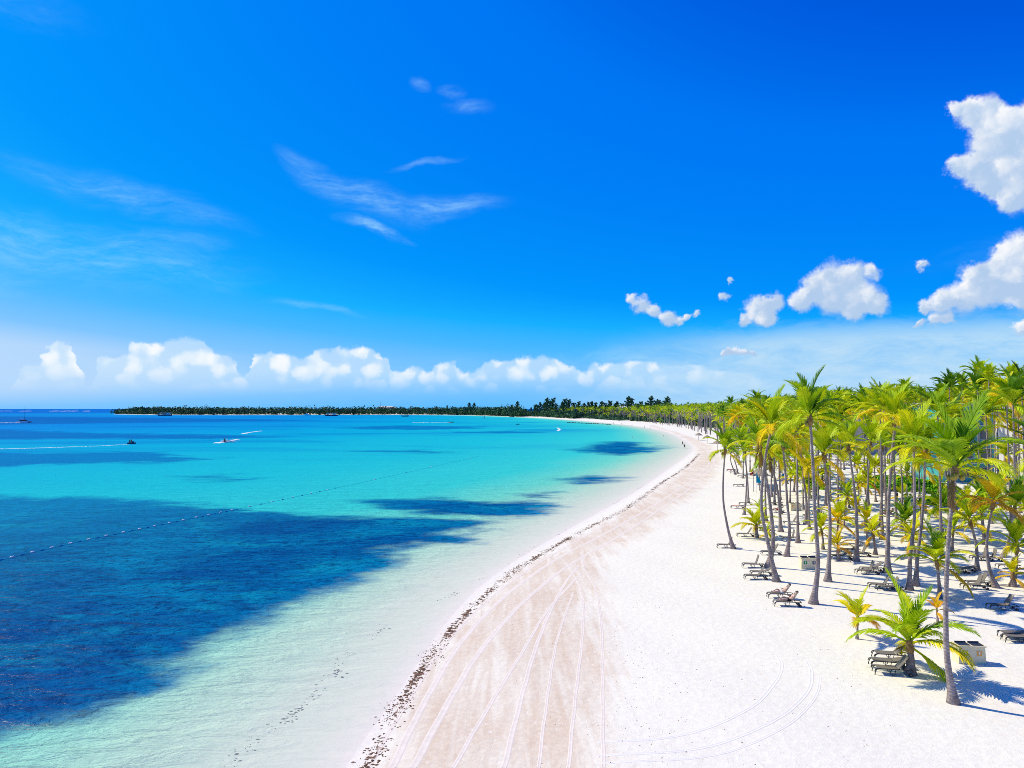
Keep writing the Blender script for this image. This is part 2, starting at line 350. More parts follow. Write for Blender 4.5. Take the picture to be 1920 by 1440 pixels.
gcol = n.mix(n.math('MULTIPLY', n.smooth(holes, 0.50, 0.70), n.smooth(t, 0.66, 0.42, 0.3, 0.8)), gcol, (*srgb(8, 146, 176, K), 1))
gcol = n.mix(n.math('MULTIPLY', n.smooth(mott, 0.54, 0.34), 0.75), gcol, (*srgb(0, 50, 104, K), 1))
body = n.mix(gm, body, gcol)
w1 = n.noise(n.scale(P, (0.55, 1.25, 1)), 0.75, 5, 0.62, 0.6)
w2 = n.noise(n.scale(P, (0.7, 1.2, 1)), 3.2, 4, 0.6, 0.4)
w0 = n.noise(n.scale(P, (0.4, 1.3, 1)), 0.26, 3, 0.5, 0.4)
wh = n.math('ADD', n.math('ADD', n.math('MULTIPLY', w0, 1.2), w1), n.math('MULTIPLY', w2, 0.22))
calm = n.attr('ripple')
nb = n.bump(wh, calm, 0.75); nb2 = n.bump(wh, n.math('MULTIPLY', calm, 0.42), 0.42)
dif = n.new('ShaderNodeBsdfDiffuse'); n.put(dif.inputs['Color'], body); n.put(dif.inputs['Normal'], nb)
gls = n.new('ShaderNodeBsdfGlossy'); gls.inputs['Roughness'].default_value = 0.27; n.put(gls.inputs['Normal'], nb2)
frn = n.new('ShaderNodeFresnel'); frn.inputs['IOR'].default_value = 1.33; n.put(frn.inputs['Normal'], nb2)
smx = n.new('ShaderNodeMixShader'); n.put(smx.inputs[0], n.math('MINIMUM', n.math('MULTIPLY', frn.outputs[0], 0.3), 0.02))     # facets hide one another at a flat angle
n.l.new(dif.outputs[0], smx.inputs[1]); n.l.new(gls.outputs[0], smx.inputs[2]); shade = smx.outputs[0]
tr = n.new('ShaderNodeBsdfTransparent'); tr.inputs[0].default_value = (0.97, 0.985, 0.985, 1)
mx = n.new('ShaderNodeMixShader')
n.put(mx.inputs[0], n.math('MAXIMUM', al, gm)); n.l.new(tr.outputs[0], mx.inputs[1]); n.l.new(shade, mx.inputs[2])
n.out(mx.outputs[0])

ARR = np.array
# the damp, driven-over band of the beach
damp_px = [(640, 1500), (690, 1440), (745, 1330), (800, 1245), (850, 1180), (905, 1125), (960, 1077), (1030, 1034), (1100, 994), (1180, 952), (1240, 908), (1287, 877), (1312, 852), (1302, 836), (1285, 822), (1258, 809), (1218, 799),
           (1222, 797.5), (1270, 810), (1305, 822), (1335, 838), (1350, 860), (1335, 895), (1290, 935), (1225, 985), (1165, 1020), (1120, 1050), (1128, 1110), (1134, 1200), (1134, 1440), (1134, 1600), (560, 1600)]
DAMP = [flat(*p, z=0.5) for p in damp_px]
GRASS = [[(-400, 925), (0, 928), (180, 933), (330, 945), (480, 958), (620, 967), (760, 972), (850, 972), (930, 978), (900, 990), (830, 1000), (872, 1012), (800, 1024), (718, 1035), (762, 1047), (705, 1064), (640, 1090), (590, 1112), (500, 1150),
          (440, 1180), (380, 1225), (330, 1262), (295, 1292), (235, 1320), (170, 1345), (60, 1372), (-100, 1420), (-500, 1560), (-2200, 1560), (-2600, 925)],
         [(690, 939), (800, 936), (1000, 940), (1022, 948), (1000, 961), (950, 971), (880, 968), (800, 966), (740, 955)],
         [(968, 927), (1005, 924), (1040, 928), (1030, 933), (990, 934)],
         [(1066, 898), (1100, 892), (1147, 896), (1140, 903), (1090, 906)],
         [(-800, 844), (0, 850), (120, 850), (260, 848), (400, 860), (330, 866), (180, 868), (0, 874), (-800, 890)],
         [(330, 894), (400, 892), (450, 896), (440, 900), (350, 898)],
         [(1085, 840), (1150, 828), (1215, 832), (1222, 846), (1180, 854), (1120, 851)],
         [(-900, 806), (0, 806), (180, 812), (400, 815), (520, 820), (400, 823), (150, 822), (-900, 832)],
         [(-900, 781), (0, 781), (200, 783), (480, 786), (620, 788), (400, 791), (0, 796), (-900, 798)],
         [(640, 801), (760, 798), (900, 800), (880, 804), (760, 806), (660, 804)],
         [(850, 810), (960, 809), (1010, 811), (930, 813)], [(690, 846), (790, 845), (850, 848), (770, 849)]]
def build_ground():
    X, Y = polar(1.5, 7000, 1.0125, -60, 60, 0.19)
    S = land_sdf(X, Y)
    D = sdf_poly(X, Y, DAMP); rr = np.hypot(X, Y)
    damp = np.clip(D / (3.6 + rr * 0.004) + 0.5, 0, 1)
    sheet('ground', X, Y, height(X, Y, S), np.ones(X.shape, bool), {'shore': S, 'damp': damp}, m_sand)
def build_water():
    X, Y = polar(1.5, 90000, 1.0125, -60, 60, 0.19)
    S = -land_sdf(X, Y); rr = np.hypot(X, Y)
    deep = np.maximum(S, 0) + np.clip((-X - 60) * 0.9, 0, 500) * np.clip((rr - 200) / 300, 0, 1)
    t = np.log1p(deep) / math.log(2001)
    gs = np.full(X.shape, -6.0)
    for p in GRASS:
        w = [flat(*q) for q in p]; scl = 0.8 + rr * 0.014
        gs = np.maximum(gs, np.clip(sdf_poly(X, Y, w) / scl, -6, 6))
    gs = np.where(S < 6, np.minimum(gs, (S - 6) * 0.6), gs)
    far = np.clip((rr - 150) / 180, 0, 1) * np.clip((S - 12) / 60, 0, 1)
    cover = np.ones(S.shape); cover = cover * cover * (3 - 2 * cover)
    rip = 1.0 * np.clip(75 / (rr + 1), 0.22, 1.0) * np.clip(S / 16, 0.10, 1)
    sheet('water', X, Y, np.zeros(X.shape), S > -1.2, {'depth': t, 'seagrass': gs, 'range': far, 'cover': cover, 'ripple': rip}, m_water)
build_ground(); build_water()

# ------------------------------------------------------------------ mesh helper
_bm = bmesh.new(); bmesh.ops.create_icosphere(_bm, subdivisions=1, radius=1.0); _bm.verts.ensure_lookup_table()
ICO = ([tuple(v.co) for v in _bm.verts], [tuple(v.index for v in f.verts) for f in _bm.faces]); _bm.free()
class MB:
    def __init__(s): s.v = []; s.f = []; s.a = []
    def box(s, c, size, rot=None, taper=1.0):
        b = len(s.v); hx, hy, hz = (k / 2 for k in size)
        for z in (-1, 1):
            k = taper if z > 0 else 1.0
            for x, y in ((-1, -1), (1, -1), (1, 1), (-1, 1)):
                p = Vector((x * hx * k, y * hy * k, z * hz))
                if rot is not None: p = rot @ p
                s.v.append(tuple(Vector(c) + p))
        s.f += [tuple(b + i for i in q) for q in ((3, 2, 1, 0), (4, 5, 6, 7), (0, 1, 5, 4), (1, 2, 6, 5), (2, 3, 7, 6), (3, 0, 4, 7))]
        return s
    def tube(s, pts, rad, n=8, cap=True):
        pts = [Vector(p) for p in pts]; k = len(pts)
        rad = rad if hasattr(rad, '__len__') else [rad] * k
        b = len(s.v); up = Vector((0, 0, 1))
        for i, p in enumerate(pts):
            d = (pts[min(i + 1, k - 1)] - pts[max(i - 1, 0)]).normalized()
            u = d.cross(up); u = Vector((1, 0, 0)) if u.length < 1e-3 else u.normalized()
            if abs(d.z) > 0.8: u = Vector((1, 0, 0)); u = (u - d * u.dot(d)).normalized()
            w = d.cross(u)
            for j in range(n):
                a = 2 * math.pi * j / n
                s.v.append(tuple(p + (u * math.cos(a) + w * math.sin(a)) * rad[i]))
        for i in range(k - 1):
            for j in range(n):
                s.f.append((b + i * n + j, b + i * n + (j + 1) % n, b + (i + 1) * n + (j + 1) % n, b + (i + 1) * n + j))
        if cap:
            s.f.append(tuple(b + j for j in range(n))[::-1]); s.f.append(tuple(b + (k - 1) * n + j for j in range(n)))
        return s
    def poly(s, pts):
        b = len(s.v); s.v += [tuple(p) for p in pts]; s.f.append(tuple(range(b, b + len(pts)))); return s
    def blob(s, c, r, seed=0, flat_=1.0, amp=0.3):
        rng = random.Random(seed); b = len(s.v)
        for v in ICO[0]:
            k = r * (1 + amp * (rng.random() - 0.5) * 2); s.v.append((c[0] + v[0] * k, c[1] + v[1] * k, c[2] + v[2] * k * flat_))
        s.f += [(b + f[0], b + f[1], b + f[2]) for f in ICO[1]]; return s
    def mesh(s, name, material, smooth=False, attr=None):
        me = bpy.data.meshes.new(name); me.from_pydata(s.v, [], s.f); me.materials.append(material)
        if smooth: me.polygons.foreach_set('use_smooth', [True] * len(me.polygons))
        if attr is not None:
            a = me.attributes.new(attr[0], 'FLOAT', 'POINT'); a.data.foreach_set('value', attr[1])
        me.update(); return me

def link(name, me, parent=None, loc=(0, 0, 0), rot=(0, 0, 0), scale=(1, 1, 1)):
    o = bpy.data.objects.new(name, me); COL.objects.link(o); o.location = loc; o.rotation_euler = rot; o.scale = scale
    if parent is not None: o.parent = parent
    return o
def tag(o, label, cat, group=None, kind=None):
    o['label'] = label; o['category'] = cat
    if group: o['group'] = group
    if kind: o['kind'] = kind
    return o
def thing(name, label, cat, loc, rz=0.0, group=None):
    o = link(name, None, None, loc, (0, 0, rz)); o.empty_display_size = 0.3
    return tag(o, label, cat, group)
def simple(name, col, rough=0.6, spec=0.3, var=0.12, scale=6.0, metal=0.0):
    m, n = mat(name); P = n.new('ShaderNodeTexCoord').outputs['Object']
    f = n.noise(P, scale, 5, 0.6)
    c = n.mix(n.smooth(f, 0.3, 0.7), tuple(k * (1 - var) for k in col) + (1,), tuple(min(1, k * (1 + var)) for k in col) + (1,))
    n.out(n.principled(c, rough, spec, n.bump(f, 0.2, 0.01), metal)); return m

# ------------------------------------------------------------------ palms
m_leaf, n = mat('palm leaf')
oi = n.new('ShaderNodeObjectInfo')
sc_ = n.new('ShaderNodeSeparateColor'); n.l.new(oi.outputs['Color'], sc_.inputs[0])
age = n.attr('age')
P = n.pos()
y = n.math('ADD', n.math('MULTIPLY', age, 0.42), sc_.outputs[0])
y = n.math('ADD', y, n.math('MULTIPLY', n.math('SUBTRACT', n.noise(P, 0.7, 3), 0.5), 0.5))
y = n.math('ADD', y, n.math('MULTIPLY', n.math('SUBTRACT', oi.outputs['Random'], 0.5), 0.22), clamp=True)
lc = n.ramp(y, [(0.0, (0.028, 0.10, 0.012)), (0.20, (0.13, 0.30, 0.008)), (0.38, (0.44, 0.62, 0.006)), (0.58, (0.72, 0.76, 0.006)), (0.80, (0.95, 0.70, 0.005)), (1.0, (0.85, 0.45, 0.02))])
lc = n.mix(sc_.outputs[1], lc, (0.24, 0.145, 0.065, 1))                   # withered fronds
pr = n.principled(lc, 0.5, 0.16)
tl = n.new('ShaderNodeBsdfTranslucent'); n.l.new(n.mix(1.0, lc, (1.0, 0.95, 0.5, 1), 'MULTIPLY'), tl.inputs[0])
ms = n.new('ShaderNodeMixShader'); ms.inputs[0].default_value = 0.25; n.l.new(pr, ms.inputs[1]); n.l.new(tl.outputs[0], ms.inputs[2])
n.out(ms.outputs[0])
m_trunk, n = mat('palm bark')
P = n.new('ShaderNodeTexCoord').outputs['Object']
sz = n.new('ShaderNodeSeparateXYZ'); n.l.new(n.pos(), sz.inputs[0])
ringv = n.math('ADD', n.math('MULTIPLY', sz.outputs[2], 6.5), n.math('MULTIPLY', n.noise(n.pos(), 2.0, 3), 2.0))
rings = n.math('PINGPONG', ringv, 0.5)
nz = n.noise(n.scale(n.pos(), (1, 1, 0.4)), 5.0, 6, 0.65)
tc = n.mix(n.smooth(nz, 0.3, 0.72), (0.22, 0.17, 0.155, 1), (0.44, 0.37, 0.34, 1))
tc = n.mix(n.math('MULTIPLY', n.smooth(rings, 0.12, 0.0), 0.55), tc, (0.095, 0.072, 0.066, 1))
n.out(n.principled(tc, 0.9, 0.1, n.bump(n.math('ADD', rings, nz), 0.6, 0.05)))
m_fibre = simple('palm fibre', (0.28, 0.17, 0.07), 0.9, 0.1, 0.4, 9)
m_nut = simple('coconut', (0.34, 0.26, 0.04), 0.5, 0.3, 0.3, 7)

def frond_geo(elev, droop, pairs, age, seed, hang=0.3, lw=0.036, ll=0.34, segs=8, one=False):
    """a feather leaf of unit length growing along +X; returns verts, faces, age per vertex"""
    rng = random.Random(seed); V, F = [], []
    side_bend = rng.uniform(-0.25, 0.25)
    N = 24; pts = [Vector((0, 0, 0))]; tan_ = []
    for i in range(N):
        t = (i + 0.5) / N; a = R(elev) - R(droop) * t ** 1.4; b = side_bend * t
        d = Vector((math.cos(a) * math.cos(b), math.cos(a) * math.sin(b), math.sin(a))); tan_.append(d); pts.append(pts[-1] + d / N)
    tan_.append(tan_[-1])
    def at(t):
        f = t * N; i = min(int(f), N - 1); return pts[i].lerp(pts[i + 1], f - i), tan_[i]
    mb = MB(); ks = [j / segs for j in range(segs + 1)]
    mb.tube([at(min(k, 0.999))[0] for k in ks], [0.016 * (1 - 0.85 * k) + 0.002 for k in ks], 4 if not one else 3, False)
    V += mb.v; F += mb.f
    for i in range(pairs):
        t = 0.13 + 0.87 * (i + 0.5) / pairs
        p, d = at(min(t, 0.995)); lat = Vector((0, 0, 1)).cross(d)
        lat = Vector((0, 1, 0)) if lat.length < 1e-3 else lat.normalized(); nor = d.cross(lat)
        L = ll * max(0.18, math.sin(math.pi * (0.16 + 0.76 * t))) ** 0.8
        phi = R(44 + 26 * t)
        for s in (-1, 1):
            k = L * rng.uniform(0.85, 1.12); ph = phi + rng.uniform(-0.07, 0.07)
            dr = (lat * s * math.cos(ph) + d * math.sin(ph) + nor * rng.uniform(0.12, 0.2)).normalized()
            dn = Vector((0, 0, -1)) * (hang * rng.uniform(0.85, 1.25))
            w = lw * (1.0 if t < 0.8 else 0.75)
            q0, q1, q2 = p, p + dr * k * 0.5 + dn * k * 0.18, p + dr * k * 0.9 + dn * k * 0.75
            b = len(V)
            if one:
                V += [tuple(q0 - d * w), tuple(q0 + d * w), tuple(q1 + d * w * 0.6), tuple(q2)]; F += [(b, b + 1, b + 2), (b, b + 2, b + 3)]
            else:
                V += [tuple(q0 - d * w * 0.35), tuple(q0 + d * w * 0.35), tuple(q1 + d * w * 0.5), tuple(q1 - d * w * 0.5), tuple(q2)]
                F += [(b, b + 1, b + 2, b + 3), (b + 3, b + 2, b + 4)]
    return V, F, [min(1, max(0, age + rng.uniform(-0.05, 0.05)))] * len(V)
#          elev droop age hang
CLASSES = [(84, 30, 0.08, 0.06), (70, 55, 0.16, 0.16), (52, 72, 0.28, 0.28), (30, 78, 0.45, 0.45), (6, 72, 0.66, 0.65), (-24, 48, 1.0, 0.8)]
FROND = []
for ci, (e, dr, ag, hg) in enumerate(CLASSES):
    vs = []
    for k in range(3):
        V, F, A = frond_geo(e + (k - 1) * 5, dr + (k - 1) * 9, 44, ag, 100 + ci * 10 + k, hg)
        mb = MB(); mb.v, mb.f = V, F; vs.append(mb.mesh('frond', m_leaf, attr=('age', A)))
    FROND.append(vs)
def frond_plan(rng, count, wind=0.8, lean=1.0):
    """azimuth, class and relative length of every leaf of a crown, swept by the sea breeze"""
    out = []
    for i in range(count):
        u = (i + 0.5) / count
        cls = 0 if u < 0.11 else 1 if u < 0.32 else 2 if u < 0.57 else 3 if u < 0.80 else 4 if u < 0.95 else 5
        a = i * 2.39996 + rng.uniform(-0.35, 0.35)
        windward = math.cos(a - R(-15))            # +1 points down wind
        if windward < -0.2 and cls >= 2 and rng.random() < wind: cls -= 1 + (windward < -0.7 and cls > 3)
        out.append((a, cls, rng.uniform(0.85, 1.1)))
    return out
CROWNS = []
for k in range(7):
    rng = random.Random(500 + k); V, F, A = [], [], []
    for a, cls, ln in frond_plan(rng, 19):
        e, dr, ag, hg = CLASSES[cls]
        v, f, ag_ = frond_geo(e + rng.uniform(-6, 6), dr + rng.uniform(-10, 14), 15, ag, rng.randrange(10 ** 6), hg, lw=0.05, ll=0.37, segs=4, one=True)
        M = Matrix.Rotation(a, 4, 'Z') @ Matrix.Scale(ln, 4); b = len(V)
        V += [tuple(M @ Vector(p)) for p in v]; F += [tuple(b + i for i in q) for q in f]; A += ag_
    mb = MB(); mb.v, mb.f = V, F; me = mb.mesh('crown', m_leaf, attr=('age', A)); CROWNS.append((me, np.array(V), F, A))

def trunk_mesh(path, r0, r1, flare=1.0, n=12):
    """path: points from the foot up, local; swollen foot, slim above"""
    P = catmull(path, 7); L = np.r_[0, np.cumsum(np.linalg.norm(np.diff(P, axis=0), axis=1))]; Ht = L[-1]
    rad = []
    for s in L:
        q = s / Ht; r = (r0 + (r1 - r0) * q) * 0.70
        r += r0 * 0.95 * flare * math.exp(-s / 0.35) + r0 * 0.38 * flare * math.exp(-s / 1.5); rad.append(r)
    P[0][2] -= 0.15
    return MB().tube([tuple(p) for p in P], rad, n).mesh('trunk', m_trunk, True)
NUT = MB().blob((0, 0, 0), 0.13, 3, 1.2, 0.05).mesh('coconut', m_nut, True)
palm_count = 0
def palm(base, top, frond_len, label, yellow=0.0, count=13, bow=0.0, r0=0.17, group=None, seed=0, wind=0.8, nuts=0, name='palm_tree', detail=True):
    """base: world foot; top: world point where the leaves spring; detail: each leaf its own part"""
    global palm_count; palm_count += 1
    rng = random.Random(seed + 31 * palm_count); base, top = Vector(base), Vector(top)
    root = thing(name, label, 'palm tree', base, 0, group)
    v = top - base; side = Vector((v.z, 0, -v.x)).normalized() * bow
    wig = rng.uniform(-0.02, 0.02) * v.length
    path = [(0, 0, 0), tuple(v * 0.22 + side * 0.7 + Vector((wig, 0, 0))), tuple(v * 0.5 + side), tuple(v * 0.78 + side * 0.6), tuple(v)]
    link('trunk', trunk_mesh(path, r0, r0 * 0.62, 1.0 if v.length > 4 else 0.8), root)
    dirv = (Vector(path[4]) - Vector(path[3])).normalized()
    if detail:
        fb = MB().tube([tuple(v - dirv * 0.35), tuple(v - dirv * 0.1), tuple(v + dirv * 0.25), tuple(v + dirv * 0.5)], [r0 * 0.66, r0 * 1.05, r0 * 0.9, r0 * 0.3], 8)
        link('leaf_base', fb.mesh('leaf_base', m_fibre, True), root)
        for a, cls, ln in frond_plan(rng, count, wind):
            me = FROND[cls][rng.randrange(3)]; s = frond_len * ln
            o = link('frond', me, root, v + dirv * (0.35 - 0.07 * cls), (rng.uniform(-0.1, 0.1) + 0.06, rng.uniform(-0.05, 0.05), a), (s, s * rng.uniform(0.9, 1.1), s))
            yy = min(1, max(0, yellow + rng.uniform(-0.08, 0.1))); o.color = (yy, 0, 0, 1)
        if v.length > 5 and rng.random() < .3:             # withered fronds hanging against the stem
            for k in range(rng.randint(1, 2)):
                a = rng.uniform(0, 6.28); s = frond_len * rng.uniform(.4, .6)
                o = link('frond', FROND[5][k], root, v - dirv * .1, (0, R(rng.uniform(25, 45)), a), (s, s * .8, s)); o.color = (.5, rng.uniform(.7, 1), 0, 1)
        for k in range(nuts or (rng.randint(0, 4) if v.length > 5 else 0)):
            a = rng.uniform(0, 6.28); link('coconut', NUT, root, v + Vector((math.cos(a) * 0.25, math.sin(a) * 0.25, -0.15 - 0.12 * rng.random())))
    else:
        o = link('crown', CROWNS[rng.randrange(7)][0], root, v, (rng.uniform(-.08, .08), rng.uniform(0.0, .12), rng.uniform(-0.6, 0.6)), (frond_len,) * 3)
        o.color = (yellow, 0, 0, 1)
    return root
def palm_px(bx, by, cx, cy_, fl, label, dy=0.0, **kw):
    """foot and leaf spring given where the photograph shows them; dy leans the top towards or away from the viewer"""
    b = g(bx, by); d = ray(cx, cy_); t = (b.y + dy) / d.y
    return palm(b, (d.x * t, b.y + dy, CAM_H + d.z * t), fl, label, **kw)

TALL = 'tall palms along the beach edge'
palm_px(1788, 1318, 1791, 885, 3.01, 'tall solitary coconut palm in front, slim grey trunk, base at lower end of the grove', yellow=.26, count=15, bow=-0.35, r0=.155, group=TALL, nuts=4, seed=5)
palm_px(1525, 1132, 1519, 788, 3.01, 'tall straight palm behind the loungers with the two sunbathers', yellow=.22, count=15, bow=.2, r0=.19, group=TALL, nuts=3)
palm_px(1456, 1090, 1445, 806, 3.13, 'tall curved palm just behind the second lounger pair, drooping yellow lower fronds', yellow=.40, count=13, bow=-.9, r0=.19, group=TALL)
palm_px(1441, 1064, 1424, 838, 2.69, 'palm with thick foot whose trunk crosses the curved palm beside the lounger pair', yellow=.24, count=14, bow=.5, r0=.22, group=TALL)
palm_px(1375, 1029, 1360, 846, 2.33, 'slender leaning palm standing alone closest to the water', yellow=.24, count=14, bow=-.55, r0=.15, group=TALL)
palm_px(1464, 997, 1443, 858, 2.59, 'leaning palm with swollen foot behind the short lime palm', yellow=.28, count=15, bow=.3, r0=.19, group=TALL)
palm_px(1475, 1043, 1468, 836, 2.69, 'palm between the single lounger and the green bin box', yellow=.30, count=14, bow=.2, r0=.17, group=TALL)
palm_px(1511, 983, 1494, 800, 2.87, 'straight palm with swollen foot in second row behind tall straight palm', yellow=.30, count=14, bow=.2, r0=.18, group=TALL)
palm_px(1552, 1090, 1545, 858, 2.78, 'palm with yellow lower fronds standing beside the green bin box', yellow=.42, count=14, bow=.3, r0=.18, group=TALL)
palm_px(1605, 1052, 1591, 842, 3.04, 'palm with bright lime crown behind the small orange-tinged palm', yellow=.38, count=13, bow=.3, r0=.18, group=TALL)
palm_px(1664, 1074, 1679, 790, 3.13, 'tall thick grey palm with flared foot beside reclined lounger pair', yellow=.30, count=13, bow=-.2, r0=.21, group=TALL)
palm_px(1705, 1106, 1713, 838, 3.04, 'front palm of a close pair, lime crown, foot beside reclined loungers', yellow=.36, count=14, bow=.2, r0=.17, group=TALL)
palm_px(1717, 1098, 1735, 852, 2.69, 'rear palm of a close pair, foot just behind its twin', yellow=.34, count=15, bow=.1, r0=.16, group=TALL)
palm_px(1868, 1102, 1862, 948, 2.69, 'leaning palm with vivid golden yellow crown', yellow=.68, count=13, bow=-.55, r0=.15, wind=.5, group=TALL)
palm_px(1832, 1070, 1820, 982, 2.33, 'short leaning palm with golden lower frond hanging along its trunk', yellow=.42, count=13, bow=.2, r0=.16, group=TALL)
palm_px(1898, 1098, 1906, 1030, 2.50, 'low palm with lime fronds cut by the picture edge', yellow=.36, count=14, bow=.1, r0=.16, group=TALL)
palm_px(1880, 1045, 1902, 955, 2.69, 'palm with dark green fronds behind the golden yellow palm', yellow=.2, count=15, bow=.1, r0=.15, group=TALL)
palm_px(1990, 1215, 1975, 880, 3.18, 'palm whose trunk stands outside the picture, fronds reaching in at the edge', yellow=.16, count=13, bow=.2, r0=.17, group=TALL)
palm_px(1691, 995, 1686, 842, 2.78, 'slim palm behind the reclining person in dark red', yellow=.3, count=15, bow=.2, r0=.15, group=TALL)
palm_px(1651, 985, 1655, 838, 2.78, 'slim straight palm near the standing person in black', yellow=.3, count=15, bow=.1, r0=.15, group=TALL)
palm_px(1625, 1000, 1632, 832, 2.78, 'slim palm rising behind the short golden palm cluster', yellow=.32, count=15, bow=-.1, r0=.15, group=TALL)
palm_px(1395, 965, 1398, 850, 2.49, 'thin palm beside the flagpole near the thatched parasol', yellow=.3, count=13, bow=.2, r0=.13, group=TALL)
palm_px(1403, 943, 1388, 826, 2.33, 'thin leaning palm left of the flagpole', yellow=.26, count=13, bow=.35, r0=.13, group=TALL)
palm_px(1447, 932, 1446, 850, 2.49, 'straight palm with flared foot behind the thatched parasol', yellow=.3, count=13, bow=.0, r0=.16, group=TALL)
palm_px(1383, 888, 1368, 846, 1.94, 'short palm forking away from its twin near the waterside', yellow=.3, count=14, bow=.3, r0=.14, group=TALL)
palm_px(1379, 890, 1371, 838, 1.94, 'curved twin palm near the waterside, far bend of beach', yellow=.3, count=14, bow=-.5, r0=.14, group=TALL)
# young palms
YNG = 'young palms on the open sand'
palm_px(1707, 1264, 1706, 1212, 2.99, 'stout young palm with wide feathery crown shading three stacked loungers', yellow=.33, count=14, bow=.05, r0=.18, wind=.35, group=YNG, name='young_palm_tree', seed=9)
palm_px(1607, 1198, 1608, 1168, 1.76, 'scraggly young palm with sparse browning upright fronds', yellow=.55, count=9, bow=0, r0=.06, wind=.9, group=YNG, name='young_palm_tree')
palm_px(1761, 1122, 1757, 1058, 2.50, 'young palm with spreading lime crown on thin trunk', yellow=.40, count=14, bow=.05, r0=.13, wind=.4, group=YNG, name='young_palm_tree')
palm_px(1641, 1040, 1637, 1003, 1.67, 'small young palm with orange drooping lower fronds', yellow=.5, count=13, bow=.05, r0=.13, wind=.4, group=YNG, name='young_palm_tree')
palm_px(1419, 1008, 1418, 990, 2.38, 'short bushy lime palm beside loungers near the open beach', yellow=.42, count=13, bow=.0, r0=.17, wind=.5, group=YNG, name='young_palm_tree')
palm_px(1438, 1020, 1438, 1004, 0.97, 'tiny palm seedling beside the short bushy lime palm', yellow=.4, count=8, bow=.0, r0=.06, wind=.5, group=YNG, name='young_palm_tree')
palm_px(1572, 1051, 1571, 1028, 1.41, 'small orange tinged palm in front of dark loungers', yellow=.72, count=12, bow=.0, r0=.1, wind=.5, group=YNG, name='young_palm_tree')
palm_px(1543, 1030, 1541, 998, 1.85, 'young lime palm with arching fronds between tall trunks', yellow=.42, count=14, bow=.05, r0=.12, wind=.4, group=YNG, name='young_palm_tree')
palm_px(1718, 1050, 1711, 1010, 1.94, 'young yellow palm half hidden behind a tall trunk', yellow=.55, count=13, bow=.0, r0=.12, wind=.4, group=YNG, name='young_palm_tree')
palm_px(1758, 1166, 1757, 1150, 0.97, 'tiny bright yellow palm seedling behind the stout young palm', yellow=.8, count=8, bow=.0, r0=.05, wind=.4, group=YNG, name='young_palm_tree')
palm_px(1727, 988, 1727, 956, 1.50, 'small palm with drooping ochre fronds at centre of grove clearing', yellow=.62, count=12, bow=.0, r0=.12, wind=.4, group=YNG, name='young_palm_tree')
palm_px(1605, 985, 1605, 958, 1.76, 'short golden palm under the lime crowned palm', yellow=.6, count=14, bow=.0, r0=.12, wind=.4, group=YNG, name='young_palm_tree')
palm_px(1583, 985, 1583, 955, 1.14, 'thin short palm with pale golden tuft', yellow=.6, count=10, bow=.0, r0=.07, wind=.4, group=YNG, name='young_palm_tree')
palm_px(1628, 945, 1627, 905, 2.33, 'broad young palm with golden skirts in mid grove', yellow=.5, count=14, bow=.0, r0=.15, wind=.4, group=YNG, name='young_palm_tree')
palm_px(1770, 1010, 1762, 955, 2.33, 'broad green young palm beside the lime ground cover', yellow=.28, count=13, bow=.0, r0=.14, wind=.4, group=YNG, name='young_palm_tree')
palm_px(1900, 1100, 1899, 1082, 1.41, 'knee-high golden palm at edge under darker palm', yellow=.6, count=11, bow=.0, r0=.15, wind=.4, group=YNG, name='young_palm_tree')
palm_px(1520, 935, 1518, 915, 1.94, 'short dark green palm between trunks near blue cooler', yellow=.2, count=14, bow=.0, r0=.12, wind=.4, group=YNG, name='young_palm_tree')
palm_px(1421, 985, 1424, 958, 1.50, 'upright young palm just behind the short bushy lime palm', yellow=.38, count=12, bow=.0, r0=.12, wind=.4, group=YNG, name='young_palm_tree')

# the grove behind
EDGE = [(55, 24), (67, 24), (85, 29), (105, 36), (140, 45), (185, 58), (230, 69), (320, 92), (470, 114), (660, 126), (800, 118), (1000, 86), (1100, 66), (1200, 48)]
def edge_x(d): return float(np.interp(d, [e[0] for e in EDGE], [e[1] for e in EDGE]))
KEEP = []          # feet already taken
for o in list(COL.objects):
    if o.get('category') == 'palm tree': KEEP.append((o.location.x, o.location.y))
CLEAR = [(*g(1703, 912)[:2], 9.0), (*g(1792, 945)[:2], 5.0)]     # sunny gaps over the ground cover, open towards the sun
rng = random.Random(77)
cand = []
for _ in range(26000):
    d = 58 * (1200 / 58) ** rng.random(); lim = 0.77 * d + 8
    x0 = edge_x(d)
    if lim <= x0: continue
    x = x0 + (min(lim, x0 + 40 + 0.4 * d) - x0) * rng.random() ** (1.0 if d < 200 else 1.7); cand.append((d, x))
cand.sort(key=lambda q: q[0] * (1 + 0.0 * rng.random()))
cell = {}
placed = []
rng.shuffle(cand)
def free(x, y, r):
    for cx, cy_, cr in CLEAR:
        for k in (0, 5, 10):
            if (cx + SUN_DIR.x * k - x) ** 2 + (cy_ + SUN_DIR.y * k - y) ** 2 < (cr - k * .35) ** 2: return False
    for ax, ay in KEEP:
        if (ax - x) ** 2 + (ay - y) ** 2 < 9: return False
    i, j = int(x // 8), int(y // 8)
    for a in (-1, 0, 1):
        for b in (-1, 0, 1):
            for (px, py) in cell.get((i + a, j + b), ()):
                if (px - x) ** 2 + (py - y) ** 2 < r * r: return False
    return True
for d, x in cand:
    r = 7.0 if d < 75 else 4.7 if d < 130 else 5.3 if d < 300 else 6.8
    if not free(x, d, r): continue
    inland = x - edge_x(d)
    if d < 72 and inland > 2 and rng.random() < 0.45: continue
    cell.setdefault((int(x // 8), int(d // 8)), []).append((x, d)); placed.append((d, x, inland))
placed.sort()
indiv = placed[:222]; rest = placed[222:]
TRUNKS = []
